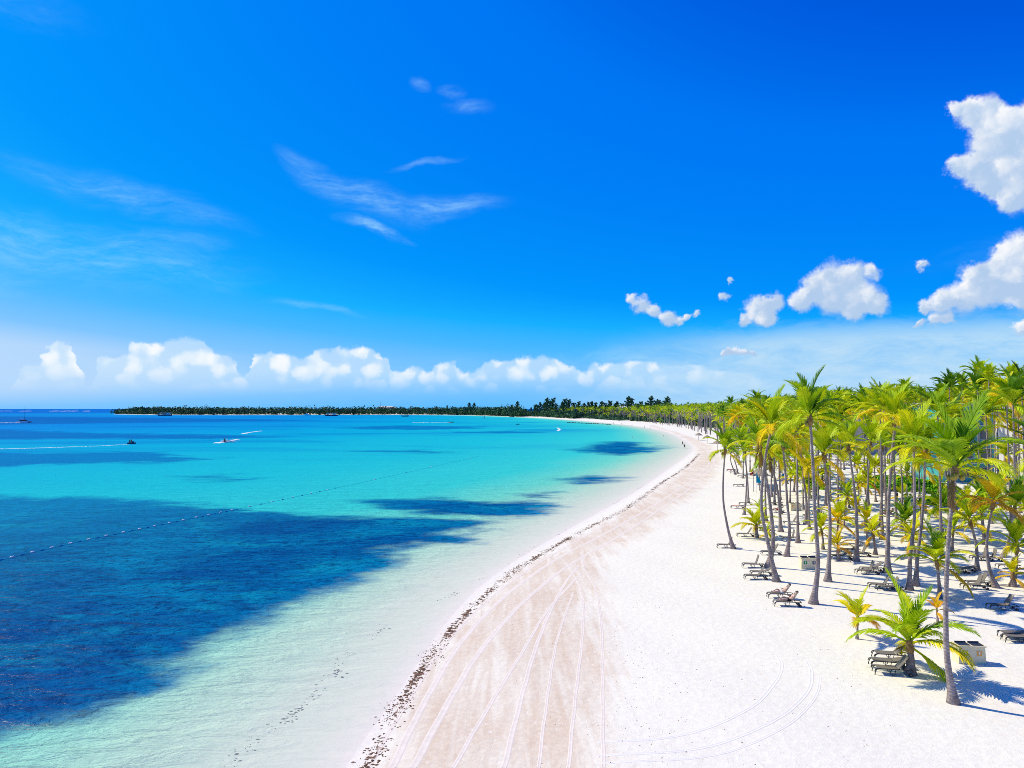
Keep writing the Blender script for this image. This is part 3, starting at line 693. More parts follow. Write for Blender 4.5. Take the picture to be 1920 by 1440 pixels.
for k in range(8):
    q = random.Random(900 + k); lx, ly, bw = q.uniform(-.14, .14), q.uniform(-.1, .1), q.uniform(-.06, .06)
    P = [(0, 0, 0), (lx * .15 + bw * .7, ly * .2, .25), (lx * .45 + bw, ly * .5, .5), (lx * .8 + bw * .5, ly * .8, .77), (lx, ly, 1.0)]
    Q = catmull(P, 5); rad = [0.0108 * (1 - .4 * i / 20) + .016 * math.exp(-i / 0.8) + .005 * math.exp(-i / 3) for i in range(len(Q))]
    TRUNKS.append((MB().tube([tuple(p) for p in Q], [r * 10 for r in rad], 8), Q[-1]))
TR_ME = [(t.mesh('trunk', m_trunk, True), e) for t, e in TRUNKS]
def grove_height(d, inland, q):
    h = 9.2 + 4.6 * min(1, max(0, inland) / 45) + 1.5 * min(1, d / 200) + q.uniform(-1.6, 1.8)
    if q.random() < 0.16: h += q.uniform(0.8, 2.6)
    if q.random() < (0.4 if d < 130 else 0.25): h *= q.uniform(0.3, 0.7)
    return h
GR = 'palms of the grove'
LANDMARKS = [((1788, 1318), 'the tall solitary front palm'), ((1525, 1132), 'the tall straight palm'), ((1456, 1090), 'the tall curved palm'), ((1375, 1029), 'the slender leaning waterside palm'), ((1464, 997), 'the palm with swollen foot'),
             ((1552, 1090), 'the palm beside the green bin box'), ((1605, 1052), 'the lime crowned palm'), ((1664, 1074), 'the thick grey palm'), ((1705, 1106), 'the close palm pair'), ((1868, 1102), 'the golden palm'), ((1832, 1070), 'the short leaning palm'),
             ((1880, 1045), 'the dark green edge palm'), ((1691, 995), 'the person in dark red'), ((1395, 965), 'the flagpole'), ((1424, 920), 'the thatched parasol'), ((1383, 888), 'the forked waterside palms'), ((1703, 912), 'the broad lime hedge'), ((1792, 945), 'the lime shrub patch'),
             ((1447, 932), 'the cool box'), ((1511, 983), 'the second row palm'), ((1345, 845), 'the parasol near the bend'), ((1402, 838), 'the parasol behind the forked palms'), ((1310, 826), 'the parasols at the bend'), ((1770, 1010), 'the broad green young palm'), ((1628, 945), 'the young palm with golden skirts')]
LANDMARKS = [(g(*p), t) for p, t in LANDMARKS] + [(Vector((83, 124, 0)), 'the teal hotel block'), (Vector((113, 134, 0)), 'the grey hotel block'), (Vector((104, 200, 0)), 'the white flat roofed block')]
ORD = 'first second third fourth fifth sixth seventh eighth ninth tenth eleventh twelfth thirteenth fourteenth fifteenth sixteenth seventeenth eighteenth nineteenth twentieth'.split()
_seen = {}
def near_label(kind, x, d):
    """names a thing by the landmark it stands closest to, counted outwards"""
    p, t = min(LANDMARKS, key=lambda m: (m[0].x - x) ** 2 + (m[0].y - d) ** 2)
    rel = 'behind' if d - p.y > abs(x - p.x) * .6 else 'in front of' if p.y - d > abs(x - p.x) else 'inland of' if x > p.x else 'seaward of'
    key = f'{kind} {rel} {t}'; k = _seen[key] = _seen.get(key, 0) + 1
    return key if k == 1 else f'{ORD[min(k, 20) - 1]} {key}'
def grove_label(d, x, h, yel):
    tone = 'golden' if yel > .5 else 'lime' if yel > .33 else 'green' if yel > .2 else 'dark green'
    size = 'towering' if h > 15 else 'tall' if h > 11.5 else 'medium' if h > 7 else 'short'
    return near_label(f'{size} palm with {tone} crown', x, d)
for d, x, inland in indiv:
    q = random.Random(int(d * 1000) + int(x * 10)); h = grove_height(d, inland, q)
    z = hgt(x, d) - 0.1
    yel = q.choice([.18, .24, .3, .34, .38, .42, .46, .52]) + q.uniform(-.04, .04)
    if h > 14.5: yel = q.uniform(.10, .28)
    lab = grove_label(d, x, h, yel); fl = q.uniform(2.6, 3.4) * (0.75 if h < 7 else 1.0)
    root = thing('palm_tree', lab, 'palm tree', (x, d, z), 0, GR)
    k = q.randrange(8); me, e = TR_ME[k]; ang = q.uniform(0, 6.28)
    tr = link('trunk', me, root, (0, 0, 0), (0, 0, ang), (1.0, 1.0, h))
    top = Matrix.Rotation(ang, 3, 'Z') @ Vector((e[0], e[1], 0)); top = Vector((top.x, top.y, h))
    if d < 92:
        for a, cls, ln in frond_plan(q, q.randint(15, 19)):
            s = fl * ln
            o = link('frond', FROND[cls][q.randrange(3)], root, top + Vector((0, 0, .2 - .06 * cls)), (q.uniform(-.1, .1), q.uniform(-.05, .08), a), (s, s, s)); o.color = (min(1, max(0, yel + q.uniform(-.08, .08))), 0, 0, 1)
    else:
        o = link('crown', CROWNS[q.randrange(7)][0], root, top, (q.uniform(-.08, .08), q.uniform(0, .14), q.uniform(-.7, .7)), (fl, fl, fl * q.uniform(.9, 1.15))); o.color = (yel, 0, 0, 1)

# low young palms filling the floor of the grove
qy = random.Random(404); k = 0
while k < 34:
    d = qy.uniform(60, 128); x = edge_x(d) + 3 + qy.random() * (0.74 * d - edge_x(d))
    if x > .74 * d or not free(x, d, 2.2): continue
    cell.setdefault((int(x // 8), int(d // 8)), []).append((x, d)); h = qy.uniform(.5, 3.6); z = hgt(x, d); yel = qy.choice((.26, .34, .4, .48, .58))
    palm((x, d, z), (x + qy.uniform(-.3, .3), d, z + h), qy.uniform(1.6, 2.5), near_label(('knee-high' if h < 1.3 else 'low young') + ' palm with ' + ('golden' if yel > .45 else 'lime' if yel > .3 else 'green') + ' fronds', x, d), yellow=yel, count=qy.randint(11, 15), bow=0, r0=.12, wind=.4, group=YNG, name='young_palm_tree'); k += 1

# the rest of the grove, too many and too far to count: one mass of stems and one of leaves
def grove_mass():
    VV, FF, AA, off = [], [], [], 0; mb = MB()
    low = []
    for k in range(10):                                     # five fuller crowns, five sparser ones for the farthest
        q = random.Random(3000 + k); V, F, A = [], [], []
        for a, cls, ln in frond_plan(q, 16 if k < 5 else 11):
            e, dr, ag, hg = CLASSES[cls]
            v, f, ag_ = frond_geo(e + q.uniform(-6, 6), dr, 8 if k < 5 else 4, ag, q.randrange(10 ** 6), hg, lw=0.075 if k < 5 else .15, ll=0.38, segs=1, one=True)
            v = v[6:]; f = [tuple(i - 6 for i in p) for p in f[3:]]; ag_ = ag_[6:]
            M = Matrix.Rotation(a, 4, 'Z') @ Matrix.Scale(ln, 4); b = len(V)
            V += [tuple(M @ Vector(p)) for p in v]; F += [tuple(b + i for i in p) for p in f]; A += ag_
        low.append((np.array(V), np.array(F), np.array(A)))
    for d, x, inland in rest:
        q = random.Random(int(d * 777) + int(x * 13)); h = grove_height(d, inland, q) * (1.0 if d < 500 else 0.92)
        V, F, A = low[q.randrange(5) + (5 if d > 330 else 0)]; fl = q.uniform(2.7, 3.5); a = q.uniform(-.7, .7); ca, sa = math.cos(a), math.sin(a)
        z = hgt(x, d); lx, ly = q.uniform(-1, 1), q.uniform(-1, 1)
        C = np.stack([(V[:, 0] * ca - V[:, 1] * sa) * fl + x + lx, (V[:, 0] * sa + V[:, 1] * ca) * fl + d + ly, V[:, 2] * fl + z + h], -1)
        VV.append(C); FF.append(F + off); off += len(C); yel = q.choice([.16, .24, .3, .36, .42, .5]) if h < 14.5 else .16
        AA.append(np.clip(A * .42 + yel, 0, 1) / .42)
        mb.tube([(x, d, z), (x + lx * .5, d + ly * .4, z + h * .5), (x + lx, d + ly, z + h)], [.3, .16, .12], 5, False)
    VV, FF, AA = np.vstack(VV), np.vstack(FF), np.hstack(AA)
    me = bpy.data.meshes.new('palm_foliage'); me.from_pydata(VV.tolist(), [], FF.tolist()); me.materials.append(m_leaf)
    a = me.attributes.new('age', 'FLOAT', 'POINT'); a.data.foreach_set('value', AA.astype(np.float32))
    root = thing('palm_woodland', 'mass of small palms crowding the far shore round the bay', 'palm woodland', (0, 0, 0)); root['kind'] = 'stuff'
    o = link('foliage', me, root); o.color = (0, 0, 0, 1); o['kind'] = 'stuff'
    o = link('trunks', mb.mesh('trunks', m_trunk, True), root); o['kind'] = 'stuff'
grove_mass()

# ------------------------------------------------------------------ far shore: wood on the headland, casuarinas
m_dark, n = mat('dark foliage')
oi = n.new('ShaderNodeObjectInfo'); f = n.noise(n.pos(), 0.05, 4)
f2 = n.noise(n.pos(), 0.45, 3)
dc = n.mix(n.smooth(n.math('ADD', n.math('MULTIPLY', f, .5), n.math('MULTIPLY', f2, .5)), .35, .65), (0.022, 0.085, 0.055, 1), (0.075, 0.17, 0.06, 1))
n.out(n.principled(dc, .7, .1))
def tuft(V, F, c, rx, rz, count, rng, size):
    for _ in range(count):
        d = Vector((rng.gauss(0, 1), rng.gauss(0, 1), rng.gauss(0, 1))).normalized() * rng.random() ** .4
        p = Vector((c[0] + d.x * rx, c[1] + d.y * rx, c[2] + d.z * rz)); u = Vector((rng.gauss(0, 1), rng.gauss(0, 1), rng.gauss(0, .6))).normalized() * size
        w = u.cross(Vector((rng.gauss(0, 1), rng.gauss(0, 1), rng.gauss(0, 1)))).normalized() * size * .7; b = len(V)
        V += [tuple(p - u), tuple(p + w), tuple(p + u), tuple(p - w)]; F.append((b, b + 1, b + 2, b + 3))
def headland():
    rng = random.Random(41); V, F = [], []
    i0 = next(i for i, p in enumerate(SH) if p[1] > 1150); path = SH[i0:]
    L = np.r_[0, np.cumsum(np.linalg.norm(np.diff(path, axis=0), axis=1))]
    for k in range(2600):
        s = rng.random() * L[-1]; x, y_ = np.interp(s, L, path[:, 0]), np.interp(s, L, path[:, 1])
        back = 14 + 150 * rng.random() ** 1.6
        if s > L[-1] - 160: back = min(back, 14 + (L[-1] - s) * .6 + 20)
        h = rng.uniform(8, 14) + min(5, back * .06) + (rng.uniform(2, 5) if rng.random() < .08 else 0)
        if s > L[-1] - 60: h *= .8
        r = rng.uniform(3.5, 6.5); y2 = y_ + back; x2 = x + rng.uniform(-5, 5)
        tuft(V, F, (x2, y2, h * .55), r, h * .5, 16, rng, 2.0)
    mb = MB(); mb.v, mb.f = V, F
    tag(link('headland_forest', mb.mesh('headland_forest', m_dark)), 'dark green low wood covering the distant headland', 'forest', None, 'stuff')
headland()
def thicket():
    rng = random.Random(43); V, F = [], []
    i0 = next(i for i, p in enumerate(SH) if p[1] > 330); i1 = next(i for i, p in enumerate(SH) if p[1] > 1260); path = SH[i0:i1]
    L = np.r_[0, np.cumsum(np.linalg.norm(np.diff(path, axis=0), axis=1))]
    for k in range(1700):
        s = rng.random() * L[-1]; x, y_ = np.interp(s, L, path[:, 0]), np.interp(s, L, path[:, 1])
        back = 34 + 60 * rng.random() if y_ < 900 else 16 + 90 * rng.random() ** 1.3; nx, ny = (1, .15) if y_ < 720 else (.75, .66)
        h = rng.uniform(2.5, 6) if y_ < 900 else rng.uniform(6, 12); tuft(V, F, (x + nx * back, y_ + ny * back, h * .5 + .8), rng.uniform(2.5, 4.5), h * .5, 14, rng, 1.3 if y_ < 900 else 1.9)
    mb = MB(); mb.v, mb.f = V, F
    tag(link('shore_thicket', mb.mesh('shore_thicket', m_dark)), 'dark undergrowth beneath the far palms and casuarinas round the bay', 'undergrowth', None, 'stuff')
thicket()
def casuarina(px, by, top_y, dist, label, seed):
    rng = random.Random(seed); b = Vector((ray(px, by).x / ray(px, by).y * dist, dist, 1.0)); h = CAM_H + (HORIZON - top_y) / FPX * dist
    root = thing('casuarina_tree', label, 'tree', b, 0, 'casuarinas behind the far beach')
    V, F = [], []
    for k in range(rng.randint(22, 26)):
        t = .10 + .88 * (k / 25); a = k * 2.4; ln = h * (.33 * (1 - t) + .06) * rng.uniform(.7, 1.2)
        for j in range(4):
            q = (j + .6) / 4; tuft(V, F, (math.cos(a) * ln * q + h * .05 * t, math.sin(a) * ln * q, h * t + ln * q * .55), h * .045, h * .04, 11, rng, h * .030)
    mb = MB(); mb.v, mb.f = V, F; link('crown', mb.mesh('crown', m_dark), root)
    link('trunk', MB().tube([(0, 0, -.5), (h * .01, 0, h * .5), (h * .05, 0, h * .97)], [h * .022, h * .014, h * .003], 6).mesh('trunk', m_trunk, True), root)
rng = random.Random(5)
cas = []
for i in range(34):
    x = 985 + i * 8.3 + rng.uniform(-3, 3); dist = 1180 - (x - 985) * 1.35 + rng.uniform(-30, 60)
    top = (768 - (x - 985) * .35) if x < 1010 else 750 + rng.uniform(-6, 7)
    if 1105 < x < 1125 or 1158 < x < 1170: top += 7
    cas.append((x, top, dist))
for i, (x, top, dist) in enumerate(cas):
    casuarina(x, 780, top, dist, f'dark casuarina behind the far beach, {ORD[i % 20]} ' + ('from the bay side of the row' if i < 20 else 'of those above the lighter palms'), 60 + i)
casuarina(879, 779, 755, 1560, 'lone broad dark casuarina standing out of the headland wood', 150)
casuarina(888, 779, 756, 1560, 'dark casuarina twin leaning against the lone broad one on the headland', 151)
casuarina(969, 779, 753, 1330, 'slim casuarina poking above the wood where headland meets bay', 152)
casuarina(960, 779, 762, 1330, 'short casuarina beside the slim one where headland meets bay', 153)
for i, x in enumerate((1003, 1012, 1020, 1030)): casuarina(x, 780, 757 - i, 1260, f'dark casuarina, {ORD[i]} of four crowding where headland meets bay', 160 + i)

# ------------------------------------------------------------------ buildings behind the palms
m_plaster = simple('pale plaster', (0.62, 0.60, 0.60), .8, .2, .08, .6)
m_teal = simple('teal glazed wall', (0.06, 0.42, 0.40), .35, .5, .15, .5)
m_glass = simple('dark window glass', (0.05, 0.08, 0.10), .1, .6, .2, .5)
m_roof = simple('light roofing', (0.66, 0.62, 0.58), .8, .2, .1, .5)
m_grey = simple('grey slate roof', (0.20, 0.22, 0.26), .8, .2, .15, .5)
def building(cx, cy_, w, dep, h, storeys, bays, label, wall, roofm, hip=0.0, rz=0.0):
    r = thing('hotel_building', label, 'building', (cx, cy_, hgt(cx, cy_)), rz)
    link('wall', MB().box((0, 0, h / 2 - .3), (w, dep, h + .6)).mesh('wall', wall), r)
    mb = MB()
    if hip:
        mb.v = [(-w / 2 - .5, -dep / 2 - .5, h), (w / 2 + .5, -dep / 2 - .5, h), (w / 2 + .5, dep / 2 + .5, h), (-w / 2 - .5, dep / 2 + .5, h), (-w / 2 + dep * .45, 0, h + hip), (w / 2 - dep * .45, 0, h + hip)]
        mb.f = [(0, 1, 5, 4), (2, 3, 4, 5), (1, 2, 5), (3, 0, 4), (3, 2, 1, 0)]
    else: mb.box((0, 0, h + .38), (w + .9, dep + .9, .5))
    link('roof', mb.mesh('roof', roofm), r)
    fh = h / storeys; bw = w / bays
    wm = MB().box((0, 0, 0), (bw * .56, .12, fh * .52)).mesh('window', m_glass); fr = MB()
    for x in (-1, 1): fr.box((x * (bw * .28 + .04), 0, 0), (.08, .18, fh * .52 + .16))
    for z in (-1, 1): fr.box((0, 0, z * (fh * .26 + .04)), (bw * .56, .18, .08))
    fm = fr.mesh('frame', m_plaster)
    slab = MB().box((0, -dep / 2 - .55, 0), (w * .98, 1.1, .16)).mesh('balcony', m_plaster)
    for s in range(storeys):
        if s: link('balcony', slab, r, (0, 0, s * fh))
        for b in range(bays):
            wo_ = link('window', wm, r, (-w / 2 + bw * (b + .5), -dep / 2 - .03, fh * (s + .5))); link('frame', fm, wo_)
    return r
building(77, 124, 9, 9, 12.7, 4, 3, 'teal walled hotel block half hidden behind palm crowns', m_teal, m_plaster)
building(104, 134, 16, 12, 11.5, 3, 5, 'pale grey hotel block beside the teal one behind palms', m_plaster, m_grey, 2.0)
building(104, 200, 34, 12, 11.0, 3, 8, 'white flat roofed block deep behind the grove', m_plaster, m_roof)
building(146, 285, 40, 12, 10.5, 3, 9, 'long pale block behind palms near the bend of the beach', m_plaster, m_grey, 2.0)
building(196, 430, 44, 14, 10.0, 3, 9, 'low pale block behind palms beyond the bend', m_plaster, m_grey, 2.4)
building(150, 935, 26, 14, 13.0, 3, 6, 'white roofed house under the casuarinas', m_plaster, m_roof, 3.0)
building(185, 930, 20, 14, 12.5, 3, 5, 'second smaller white roofed house under the casuarinas', m_plaster, m_roof, 3.0)
building(-365, 2050, 50, 20, 17.0, 4, 9, 'pale building just showing above the headland wood', m_roof, m_roof, 3)
mast = thing('radio_mast', 'thin lattice radio mast above the headland wood', 'mast', (-355, 1900, 1)); mb = MB()
for s in (-1, 1): mb.tube([(s * .8, 0, 0), (s * .25, 0, 29)], .22, 5)
for k in range(9): mb.box((0, 0, 2 + k * 3), (1.4 - k * .1, .15, .15))
link('lattice', mb.mesh('lattice', m_grey), mast); link('antenna', MB().tube([(0, 0, 29), (0, 0, 33)], .16, 5).mesh('antenna', m_grey), mast)

# bright ground cover and hedge among the palms
m_lime, n = mat('lime ground cover'); f = n.noise(n.pos(), 1.3, 5)
n.out(n.principled(n.mix(n.smooth(f, .3, .7), (.10, .34, .008, 1), (.30, .66, .012, 1)), .6, .2))
def hedge(px, py, rx, ry, h, label, seed, name='hedge'):
    rng = random.Random(seed); c = g(px, py); V, F = [], []; k = int(rx * ry * 60)
    for _ in range(k):
        a, q = rng.uniform(0, 6.283), rng.random() ** .5; x, y_ = math.cos(a) * rx * q, math.sin(a) * ry * q
        z = h * (1 - q ** 3) * (.75 + .35 * mnoise.noise(Vector((x * .6, y_ * .6, seed)))) * rng.uniform(.75, 1)
        tuft(V, F, (x, y_, max(.1, z)), .28, .2, 3, rng, .22)
    mb = MB(); mb.v, mb.f = V, F
    o = tag(link(name, mb.mesh(name, m_lime), None, c), label, 'hedge', 'bright ground cover in the grove'); return o
hedge(1703, 912, 4.2, 11, 1.7, 'broad lime green hedge carpeting the grove centre', 1)
hedge(1792, 945, 4.2, 4.0, 1.2, 'lime green shrub patch behind the tall front palm', 2)
hedge(1660, 915, 2.6, 5, 1.1, 'small lime shrub strip before the broad hedge', 3)
hedge(1530, 915, 1.6, 3.0, 1.3, 'dark shaded shrub clump between trunks', 4)

# ------------------------------------------------------------------ loungers
m_frame = simple('charcoal resin', (0.035, 0.036, 0.042), .5, .4, .2, 9)
m_sling = simple('taupe sling', (0.19, 0.168, 0.148), .8, .2, .08, 14)
m_tyre = simple('dark wheel', (0.03, 0.03, 0.033), .6, .3, .2, 9)
def lounger_parts():
    fr = MB()
    for s in (-1, 1):
        fr.tube([(-.98, s * .3, .20), (-.93, s * .3, .33), (-.8, s * .3, .36), (.2, s * .3, .36), (.9, s * .3, .35), (.98, s * .3, .32)], .026, 6)
    for x in (-.78, -.1, .35, .95): fr.box((x, 0, .345), (.05, .58, .035))
    lf, lr = MB(), MB()
    lf.tube([(0, 0, .34), (-.10, 0, .30), (-.17, 0, .12), (-.19, 0, 0)], .026, 6)
    lr.tube([(0, 0, .34), (.06, 0, .2), (.16, 0, .06), (.2, 0, .0)], .026, 6)
    mid = MB().tube([(-.16, 0, .34), (-.10, 0, .08), (0, 0, .02), (.10, 0, .08), (.16, 0, .34)], .02, 6)
    seat = MB(); N = 6                                     # sling sags a little between its bars
    for i in range(N):
        x0, x1 = -.84 + 1.06 * i / N, -.84 + 1.06 * (i + 1) / N
        z = .382 - .02 * math.sin(math.pi * (i + .5) / N); seat.box(((x0 + x1) / 2, 0, z), (x1 - x0 - .004, .56, .022))
    back = MB()
    for i in range(4): back.box((.10 + .2 * i - .002, 0, .01), (.196, .56, .022))
    for s in (-1, 1): back.tube([(0, s * .29, 0), (.4, s * .29, -.005), (.84, s * .28, .02)], .02, 6)
    back.tube([(.84, -.28, .02), (.84, .28, .02)], .02, 6)
    wh = MB().tube([(0, -.03, 0), (0, .03, 0)], .1, 12); hub = MB().tube([(0, -.036, 0), (0, .036, 0)], .045, 8)
    return dict(frame=fr.mesh('frame', m_frame, True), leg_f=lf.mesh('leg', m_frame, True), leg_r=lr.mesh('leg', m_frame, True), brace=mid.mesh('brace', m_frame, True),
                seat=seat.mesh('seat', m_sling), back=back.mesh('backrest', m_sling), wheel=wh.mesh('wheel', m_tyre), hub=hub.mesh('hub', m_sling))
LP = lounger_parts()
tw = MB()
for i in range(5): tw.box((-.62 + .2 * i, .01 * (i % 2), .402 - .012 * math.sin(math.pi * (i + .5) / 5)), (.198, .48, .014))
TOWELS = [tw.mesh('towel', simple(nm, c, .95, .05, .12, 20)) for nm, c in (('white towel', (.78, .77, .74)), ('blue towel', (.10, .30, .52)), ('coral towel', (.62, .16, .12)))]
LG = 'sun loungers set out under the palms'
def lounger(pos, rz, back_deg, label, stack=0.0):
    r = thing('sun_lounger', label, 'sun lounger', pos, rz, LG)
    r.scale = (.85,) * 3
    link('frame', LP['frame'], r); link('seat', LP['seat'], r)
    link('backrest', LP['back'], r, (.24, 0, .39), (0, -R(back_deg + 8 if back_deg > 40 else back_deg), 0))
    for s in (-1, 1):
        link('leg', LP['leg_f'], r, (-.78, s * .28, 0)); link('leg', LP['leg_r'], r, (.6, s * .28, 0)); link('brace', LP['brace'], r, (-.05, s * .28, 0))
        w = link('wheel', LP['wheel'], r, (.88, s * .26, .1)); link('hub', LP['hub'], w)
    if stack: link('towel', TOWELS[int(stack) - 1], r)
    return r
def lounger_px(px, py, label, back=52, rz=-8, dx=0.0, dy=0.0, stack=0.0):
    p = g(px, py) + Vector((dx, dy, 0)); p.z = hgt(p.x, p.y); return lounger(p, R(rz), back, label, stack)
lounger_px(1362, 1027, 'empty lounger closest to the water, beside the slender leaning palm', 55)
lounger_px(1412, 1064, 'rear lounger of the upright pair before the crossed palms', 62)
lounger_px(1417, 1086, 'front lounger of the upright pair before the crossed palms', 48)
lounger_px(1428, 1079, 'flat lounger pushed close behind the front upright one', 28)
lounger_px(1398, 1006, 'lounger beside the short bushy lime palm', 48)
lounger_px(1430, 994, 'lounger half hidden behind the short bushy lime palm', 10)
lounger_px(1446, 1040, 'lounger tucked behind the crossed palm trunks', 50)
lounger_px(1482, 1013, 'lounger between two trunks with its back steeply up', 68)
lounger_px(1484, 983, 'lounger beside the palm with swollen foot', 50, stack=1)
lounger_px(1457, 961, 'lounger carrying the sunbather with the red towel', 35)
lounger_px(1455, 947, 'flat lounger just behind the red towel sunbather', 5)
lounger_px(1385, 912, 'single dark lounger alone near the beach bend', 5)
lounger_px(1392, 895, 'low lounger behind the single dark one near the bend', 8)
lounger_px(1378, 888, 'lounger under the forked waterside palms', 40)
lounger_px(1383, 953, 'flat lounger near the flagpole on the open side', 5, stack=3)
lounger_px(1398, 947, 'lounger beside the flagpole with raised back', 50)
lounger_px(1463, 1121, 'lounger under the sunbather holding a phone', 46)
lounger_px(1476, 1136, 'lounger under the sunbather in front, lying back', 46)
lounger_px(1577, 1048, 'dark lounger behind the small orange tinged palm', 40)
lounger_px(1594, 1036, 'dark lounger beside the lime crowned palm foot', 30)
lounger_px(1613, 1043, 'lounger with upright back behind the flared trunk', 60)
lounger_px(1626, 1076, 'rear lounger in the shade of the scraggly young palm', 60)
lounger_px(1634, 1072, 'lounger leaning close to its twin by the thick grey palm', 35)
lounger_px(1652, 1103, 'left lounger of the reclined pair beside the palm pair', 52, -14)
lounger_px(1668, 1107, 'right lounger of the reclined pair beside the palm pair', 52, -14)
lounger_px(1794, 1075, 'rear one of two flat loungers behind the tall front palm', 8, stack=1)
lounger_px(1806, 1072, 'front one of two flat loungers behind the tall front palm', 8)
lounger_px(1840, 1050, 'left lounger of the tall backed pale pair', 64)
lounger_px(1857, 1052, 'right lounger of the tall backed pale pair', 64)
lounger_px(1827, 1104, 'front lounger of the pair before the golden palm', 60)
lounger_px(1834, 1098, 'rear lounger of the pair before the golden palm', 50)
lounger_px(1879, 1143, 'lone lounger with raised back in front of a palm shadow', 48)
lounger_px(1912, 1203, 'flat lounger cut by the picture edge', 6)
lounger_px(1905, 1196, 'second flat lounger behind the edge one', 6)
lounger_px(1670, 1236, 'rearmost of three loungers by the stout young palm', 42, -12)
lounger_px(1665, 1250, 'middle of three loungers by the stout young palm', 12, -12)
lounger_px(1673, 1264, 'foremost of three loungers by the stout young palm', 42, -12)
lounger_px(1890, 1066, 'lounger under the low edge palm', 20)
lounger_px(1520, 970, 'lounger in the second row near a slanting trunk', 20, stack=2)
lounger_px(1664, 968, 'lounger under the reclining person in dark red', 40)
rng = random.Random(15)
taken = [(o.location.x, o.location.y) for o in COL.objects if o.get('category') in ('palm tree', 'sun lounger')]
cnt = 0
for _ in range(900):
    d = rng.uniform(76, 215); x = edge_x(d) + rng.uniform(-1.5, 34)
    if x > .72 * d: continue
    if any((ax - x) ** 2 + (ay - d) ** 2 < 5 for ax, ay in taken): continue
    z = hgt(x, d); a = -8 + rng.uniform(-12, 12)
    for k in range(2):
        yy = d + (k * .95); taken.append((x, yy))
        lounger(Vector((x + rng.uniform(-.3, .3), yy, z)), R(a + rng.uniform(-5, 5)), rng.choice((4, 8, 35, 50, 62)), near_label(('rear' if k else 'front') + ' dark lounger of a pair', x, d), rng.choice((0, 0, 0, 1, 2, 3)))
    cnt += 1
    if cnt > 46: break

# ------------------------------------------------------------------ bins, parasols, flags
m_beige = simple('beige fibreglass', (0.86, 0.73, 0.46), .6, .3, .06, 4)
m_hole = simple('dark bin mouth', (0.02, 0.03, 0.06), .4, .4, .2, 9)
m_yel = simple('yellow sticker', (0.80, 0.72, 0.02), .5, .3, .05, 9); m_org = simple('orange sticker', (0.85, 0.42, 0.10), .5, .3, .05, 9)
m_grn = simple('green sticker', (0.02, 0.30, 0.10), .5, .3, .05, 9); m_navy = simple('navy sticker', (0.03, 0.05, 0.12), .5, .3, .05, 9)
m_white = simple('white paint', (0.80, 0.80, 0.80), .5, .4, .05, 5)
def bin_px(px, py, ca, cb, label, rz=-4):
    r = thing('recycling_bin', label, 'bin', g(px, py), R(rz), 'twin recycling bins on the sand')
    w, d, h = 1.3, .62, .82
    b = MB(); b.box((0, 0, h / 2), (w, d, h), taper=.94); b.box((0, 0, h + .02), (w * 1.02, d * 1.04, .06)); link('body', b.mesh('body', m_beige), r)
    for s, m in ((-1, ca), (1, cb)):
        lid = MB(); lid.box((s * .31, -.02, h + .065), (.52, .44, .03)); lid.box((s * .31, .2, h + .10), (.52, .05, .06)); link('lid', lid.mesh('lid', m_hole), r)
        k = link('sticker', MB().box((0, 0, 0), (.25, .012, .25)).mesh('sticker', m), r, (s * .33, -d / 2 * .965 - .002, .52), (R(1.3), 0, 0))
        sy = MB(); sy.box((0, -.008, 0), (.07, .006, .12)); sy.box((0, -.008, .08), (.1, .006, .025)); link('symbol', sy.mesh('symbol', m_white), k)
    return r
bin_px(1817, 1241, m_yel, m_org, 'beige twin bin box with yellow and orange stickers beside the front palm')
bin_px(1516, 1066, m_grn, m_navy, 'beige twin bin box with green sticker behind tall straight palm')
bin_px(1491, 957, m_org, m_beige, 'small pale bin box between trunks behind the red towel sunbather')
m_thatch, n = mat('palm thatch'); f = n.noise(n.scale(n.pos(), (6, 6, 1)), 3, 5)
n.out(n.principled(n.mix(n.smooth(f, .3, .7), (.26, .20, .14, 1), (.56, .48, .38, 1)), .95, .05, n.bump(f, .8, .04)))
def palapa(pos, rad, h, label, seed):
    rng = random.Random(seed); r = thing('thatched_parasol', label, 'parasol', pos, 0, 'thatched parasols')
    link('post', MB().tube([(0, 0, -.2), (0, 0, h + .5)], .07, 8).mesh('post', m_trunk), r)
    mb = MB()
    for layer in range(4):                                  # overlapping skirts of leaf strips
        q0, q1 = layer / 4, (layer + 1.25) / 4; N = 30
        for k in range(N):
            a = 2 * math.pi * (k + rng.uniform(-.3, .3)) / N; da = math.pi / N * 1.3; z = lambda q: h + .95 - 1.05 * q ** 1.25
            r0, r1 = rad * q0, rad * q1 * rng.uniform(.94, 1.05)
            mb.poly([(math.cos(a - da) * r0, math.sin(a - da) * r0, z(q0) + .02), (math.cos(a + da) * r0, math.sin(a + da) * r0, z(q0) + .02), (math.cos(a + da * .7) * r1, math.sin(a + da * .7) * r1, z(q1) + .03), (math.cos(a - da * .7) * r1, math.sin(a - da * .7) * r1, z(q1))])
    link('thatch', mb.mesh('thatch', m_thatch), r); return r
palapa(g(1424, 920), 1.5, 2.5, 'thatched parasol with drooping skirt beside the flags', 1)
for i, (x, y_) in enumerate(((1310, 826), (1326, 832), (1402, 838), (1345, 845))): palapa(g(x, y_), 1.6, 2.3, ('small thatched parasol at the water side of the bend', 'second small thatched parasol round the bend', 'thatched parasol standing back behind the forked palms', 'thatched parasol by the front row near the bend')[i], 10 + i)
fp = thing('flagpole', 'slim pole with a yellow and red flag beside the thatched parasol', 'flagpole', g(1413, 922))
link('pole', MB().tube([(0, 0, 0), (0, 0, 3.6)], .035, 6).mesh('pole', m_navy), fp)
